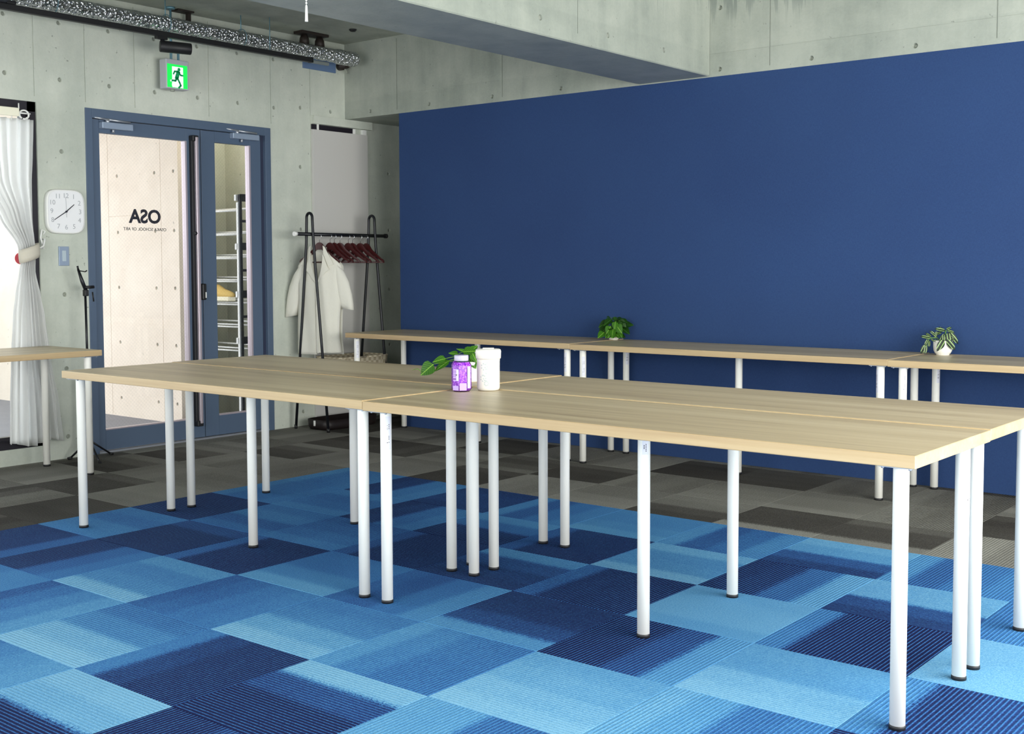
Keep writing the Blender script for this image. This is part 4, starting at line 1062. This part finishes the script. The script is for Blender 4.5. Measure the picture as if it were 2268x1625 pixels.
for k, y in enumerate(HY):
    h = hp if k == 0 else dup(hp)
    ang = .42 if k == 0 else .30+rr.uniform(-.14, .16)
    h.location = (RX+.006, y, RZ+.0135-.0745+.002); h.rotation_euler = (0, 0, ang)
    if k == 0: h.scale = (.78, 1, .86); h.location.z += .0; tag(h, 'dark red wooden hanger inside the cream shirt', 'hanger', 'wooden hangers on the clothes rack')
    else: tag(h, 'empty dark red wooden hanger, %s counted from the cream shirt' % names[k] if k < 7 else 'empty dark red wooden hanger farthest from the cream shirt', 'hanger', 'wooden hangers on the clothes rack')
def shirt():
    ang = .42; c = Vector((RX+.006, 3.02, 0)); u = Vector((math.cos(ang), math.sin(ang), 0)); n_ = Vector((math.sin(ang), -math.cos(ang), 0))
    P = lambda s_, d, z: c+u*s_+n_*d+UP*z
    t = empty('cream_shirt', P(0, 0, 1.40), 0, 'cream short-sleeved open-collar shirt hanging on the clothes rack', 'shirt')
    zt, zb = 1.335, .565
    def halfw(z):   # left and right body edge
        k = (zt-z)/(zt-zb)
        sh = .06+.115*min(1, k/.14)
        return -(sh*(.97 if k > .2 else 1)-.012*math.sin(k*5)), sh+.010*math.sin(k*6)+.03*max(0, k-.8)
    def shz(s_): # shoulder slope: top z for a given s
        return zt-.02-.52*max(0, abs(s_)-.06)
    rows_f = [[], []]; rows_b = []
    b_ = MB(); N = 34
    def thick(s_, z, w):
        k = (zt-z)/(zt-zb); e = max(0, 1-(abs(s_)/(w+1e-6))**2.2)
        return (.022+.03*min(1, k*3))*e**.5 + .006*math.sin(s_*55+z*5)*e*min(1, k*4)
    fr_l, fr_r, bk = [], [], []
    for i in range(N+1):
        k = i/N; z = zt+(zb-zt)*k; l, r = halfw(z)
        v = max(0, (z-1.075)/(zt-1.075)); il = -.004-.052*v**.7; ir = -.006+.054*v**.7
        gap = .006 if z < 1.075 else 0
        hem = 0
        fl = []; fr = []
        for q in range(9):
            s_ = l+(il-l)*q/8; zz = min(z, shz(s_)); fl.append(P(s_, thick(s_, z, .18)+.004, zz))
            s2 = ir+(r-ir)*q/8; zz2 = min(z, shz(s2)); fr.append(P(s2, thick(s2, z, .18)+.008, zz2+(.012 if i == N else 0)))
        fr_l.append(fl); fr_r.append(fr)
        bk.append([P(l+(r-l)*q/16, -.012-.6*thick(l+(r-l)*q/16, z, .18), min(z+(.02 if i == 0 else 0), shz(l+(r-l)*q/16)+.012)) for q in range(17)])
    b_.grid(fr_l); b_.grid(fr_r); b_.grid(bk)
    o = b_.build('shirt_body', M['shirt'], t); solidify(o, .002)
    def sleeve(pts, r0s, name):
        b_ = MB(); rows = []
        for (s_, z, w, th, tilt) in pts:
            row = []
            for q in range(20):
                a = 2*PI*q/20; row.append(P(s_+w*math.cos(a)*math.cos(tilt), th*math.sin(a)*(1+.25*math.sin(a*3+z*20))+.006*math.sin(s_*60+z*25), z+w*math.cos(a)*math.sin(tilt)))
            rows.append(row)
        b_.grid(rows, True); o = b_.build('sleeve', M['shirt'], t); solidify(o, .002)
    sleeve([(-.115, 1.275, .060, .018, .85), (-.15, 1.20, .078, .030, .72), (-.178, 1.10, .078, .034, .42), (-.20, 1.0, .066, .036, .26), (-.222, .90, .054, .034, .2), (-.232, .845, .048, .030, .2)], None, '')
    sleeve([(.112, 1.282, .058, .018, -.85), (.142, 1.22, .072, .030, -.68), (.166, 1.13, .074, .034, -.42), (.188, 1.03, .066, .036, -.25), (.208, .945, .056, .034, -.2), (.214, .905, .053, .030, -.2)], None, '')
    b_ = MB()
    # collar stand round the neck and two notched lapels
    ring = []
    for h_, o_ in ((0, 0), (.04, .004)):
        ring.append([P(.058*math.sin(a)*(1+o_), .004-.03*math.cos(a) if abs(a) < PI else 0, 1.322+h_-.0*abs(a)) for a in [-1.55+3.1*q/18 for q in range(19)]])
    b_.grid(ring)
    for sg in (-1, 1):
        b_.prism([(sg*.048, 1.372), (sg*.062, 1.362), (sg*.132, 1.232), (sg*.088, 1.220), (sg*.052, 1.31)], c+n_*.048, u, UP, n_*.003)
        b_.prism([(sg*.050, 1.31), (sg*.086, 1.216), (sg*.100, 1.196), (sg*.072, 1.178), (sg*.002, 1.085), (sg*.024, 1.15), (sg*.044, 1.24)], c+n_*.056, u, UP, n_*.003)
    b_.build('collar', M['shirt'], t)
    b_ = MB(); b_.prism([(-.006, .575), (.014, .575), (.014, 1.08), (-.006, 1.08)], c+n_*.060, u, UP, n_*.002); b_.build('placket', M['shirt'], t)
shirt()
def basket():
    t = empty('woven_basket', (RX, 3.40, .278), 0, 'woven straw basket on lower shelf of the clothes rack', 'basket')
    b_ = MB(); rows = []
    for s_, z in ((.92, .279), (.93, .30), (.97, .42), (1.0, .53), (.965, .53), (.93, .42), (.88, .30)):
        row = []
        hx, hy = .15*s_, .26*s_
        for q in range(40):
            a = 2*PI*q/40; ca, sa = math.cos(a), math.sin(a); e = .28
            row.append((-3.595+hx*math.copysign(abs(ca)**e, ca)+.002*math.sin(q*2.5), 3.345+hy*math.copysign(abs(sa)**e, sa), z))
        rows.append(row)
    b_.grid(rows, True); v = list(b_.bm.verts); b_.bm.faces.new(v[:40][::-1]); b_.build('basket_wall', M['straw'], t)
    b_ = MB(); pts = [(-3.595+.15*math.copysign(abs(math.cos(a))**.28, math.cos(a)), 3.345+.26*math.copysign(abs(math.sin(a))**.28, math.sin(a)), .532) for a in [2*PI*q/40 for q in range(41)]]; b_.tube(pts, .007, 6); b_.build('rim', M['straw'], t)
basket()
def tray():
    t = empty('dark_floor_tray', (RX, 3.2, 0), 0, 'low dark brown tray on the floor under clothes rack', 'tray')
    b_ = MB(); rows = []
    for s_, z in ((.93, .001), (.98, .02), (1.0, .075), (.97, .075), (.93, .03)):
        rows.append([(-3.60+.13*s_*math.copysign(abs(math.cos(a))**.4, math.cos(a)), 3.24+.28*s_*math.copysign(abs(math.sin(a))**.4, math.sin(a)), z) for a in [2*PI*q/36 for q in range(36)]])
    b_.grid(rows, True); v = list(b_.bm.verts); b_.bm.faces.new(v[:36][::-1]); b_.bm.faces.new(v[-36:]); b_.build('tray_body', simple('dark_brown_lacquer', srgb(30, 22, 22), .5), t)
    MB().tube([(-3.60, 2.955, .03), (-3.60, 2.955, .07)], .008, 8).build('white_peg', M['white_plastic'], t)
tray()

# ------------------------------------------------------------------ shoe rack and shoe on the porch
def shoe_rack():
    x0, x1, y0, y1 = -4.86, -4.14, 2.71, 3.0
    t = empty('shoe_rack', ((x0+x1)/2, (y0+y1)/2, 0), 0, 'tall shoe rack of white rails with black side frames behind the narrow door glass', 'shoe rack')
    lev = [1.64, 1.46, 1.28, 1.105, .93, .76, .58, .41, .25]
    for x in (x0, x1):
        b_ = MB(); b_.box(x-.012, x+.012, y0, y0+.022, 0, 1.76, .003); b_.box(x-.012, x+.012, y1-.03, y1, 0, 1.74, .003)
        for k, z in enumerate([1.735, 1.56, 1.37, 1.19, 1.01, .84, .66, .49, .32, .12]):
            h = .028 if k % 2 == 0 else .010
            b_.box(x-.011, x+.011, y0+.01, y1-.02, z-h, z+h, .004)
        sf = b_.build('side_frame', M['black_plastic'], t)
        b_ = MB(); b_.box(x-.016, x+.004, y0-.012, y0+.004, .02, 1.70); b_.build('front_strip', M['white_plastic'], sf)
        b_ = MB()
        for z in (1.735, 1.37, 1.01, .66, .32): b_.box(x-.03, x-.008, y0-.02, y0+.01, z-.025, z+.022, .003)
        b_.build('clip', M['white_plastic'], sf)
    for z in lev:
        for (yy, dz) in ((y0+.02, 0), (y0+.10, .012), (y1-.04, .03)):
            MB().tube([(x0, yy, z+dz), (x1, yy, z+dz)], .0065, 8).build('rail', M['white_plastic'], t)
    b_ = MB(); prof = [(-.0, .030), (.05, .036), (.12, .038), (.19, .034), (.235, .022), (.255, .006)]
    c = Vector((-4.52, 2.83, 1.135-.002+.0)); s = empty('tan_shoe', (-4.42, 2.8, .97), 0, 'tan suede shoe sitting on the shoe rack behind the door glass', 'shoe')
    rows = []
    zb = .985
    for k, (d, w) in enumerate(prof):
        h = .095 if k < 2 else .095-.016*k
        y = 2.80
        xk = -4.56+d*.95
        rows.append([(xk, y+w*math.cos(a), zb+max(0, math.sin(a))*h*1.0) for a in [2*PI*q/16 for q in range(16)]])
    b_.grid(rows, True); v = list(b_.bm.verts); b_.bm.faces.new(v[:16][::-1]); b_.bm.faces.new(v[-16:]); b_.build('upper', M['yellow_shoe'], s)
    b_ = MB(); b_.prism([(-4.565, 2.768), (-4.45, 2.76), (-4.36, 2.766), (-4.312, 2.80), (-4.36, 2.834), (-4.45, 2.838), (-4.565, 2.832)], (0, 0, .955), (1, 0, 0), (0, 1, 0), (0, 0, .032)); b_.build('sole', M['cream'], s)
shoe_rack()
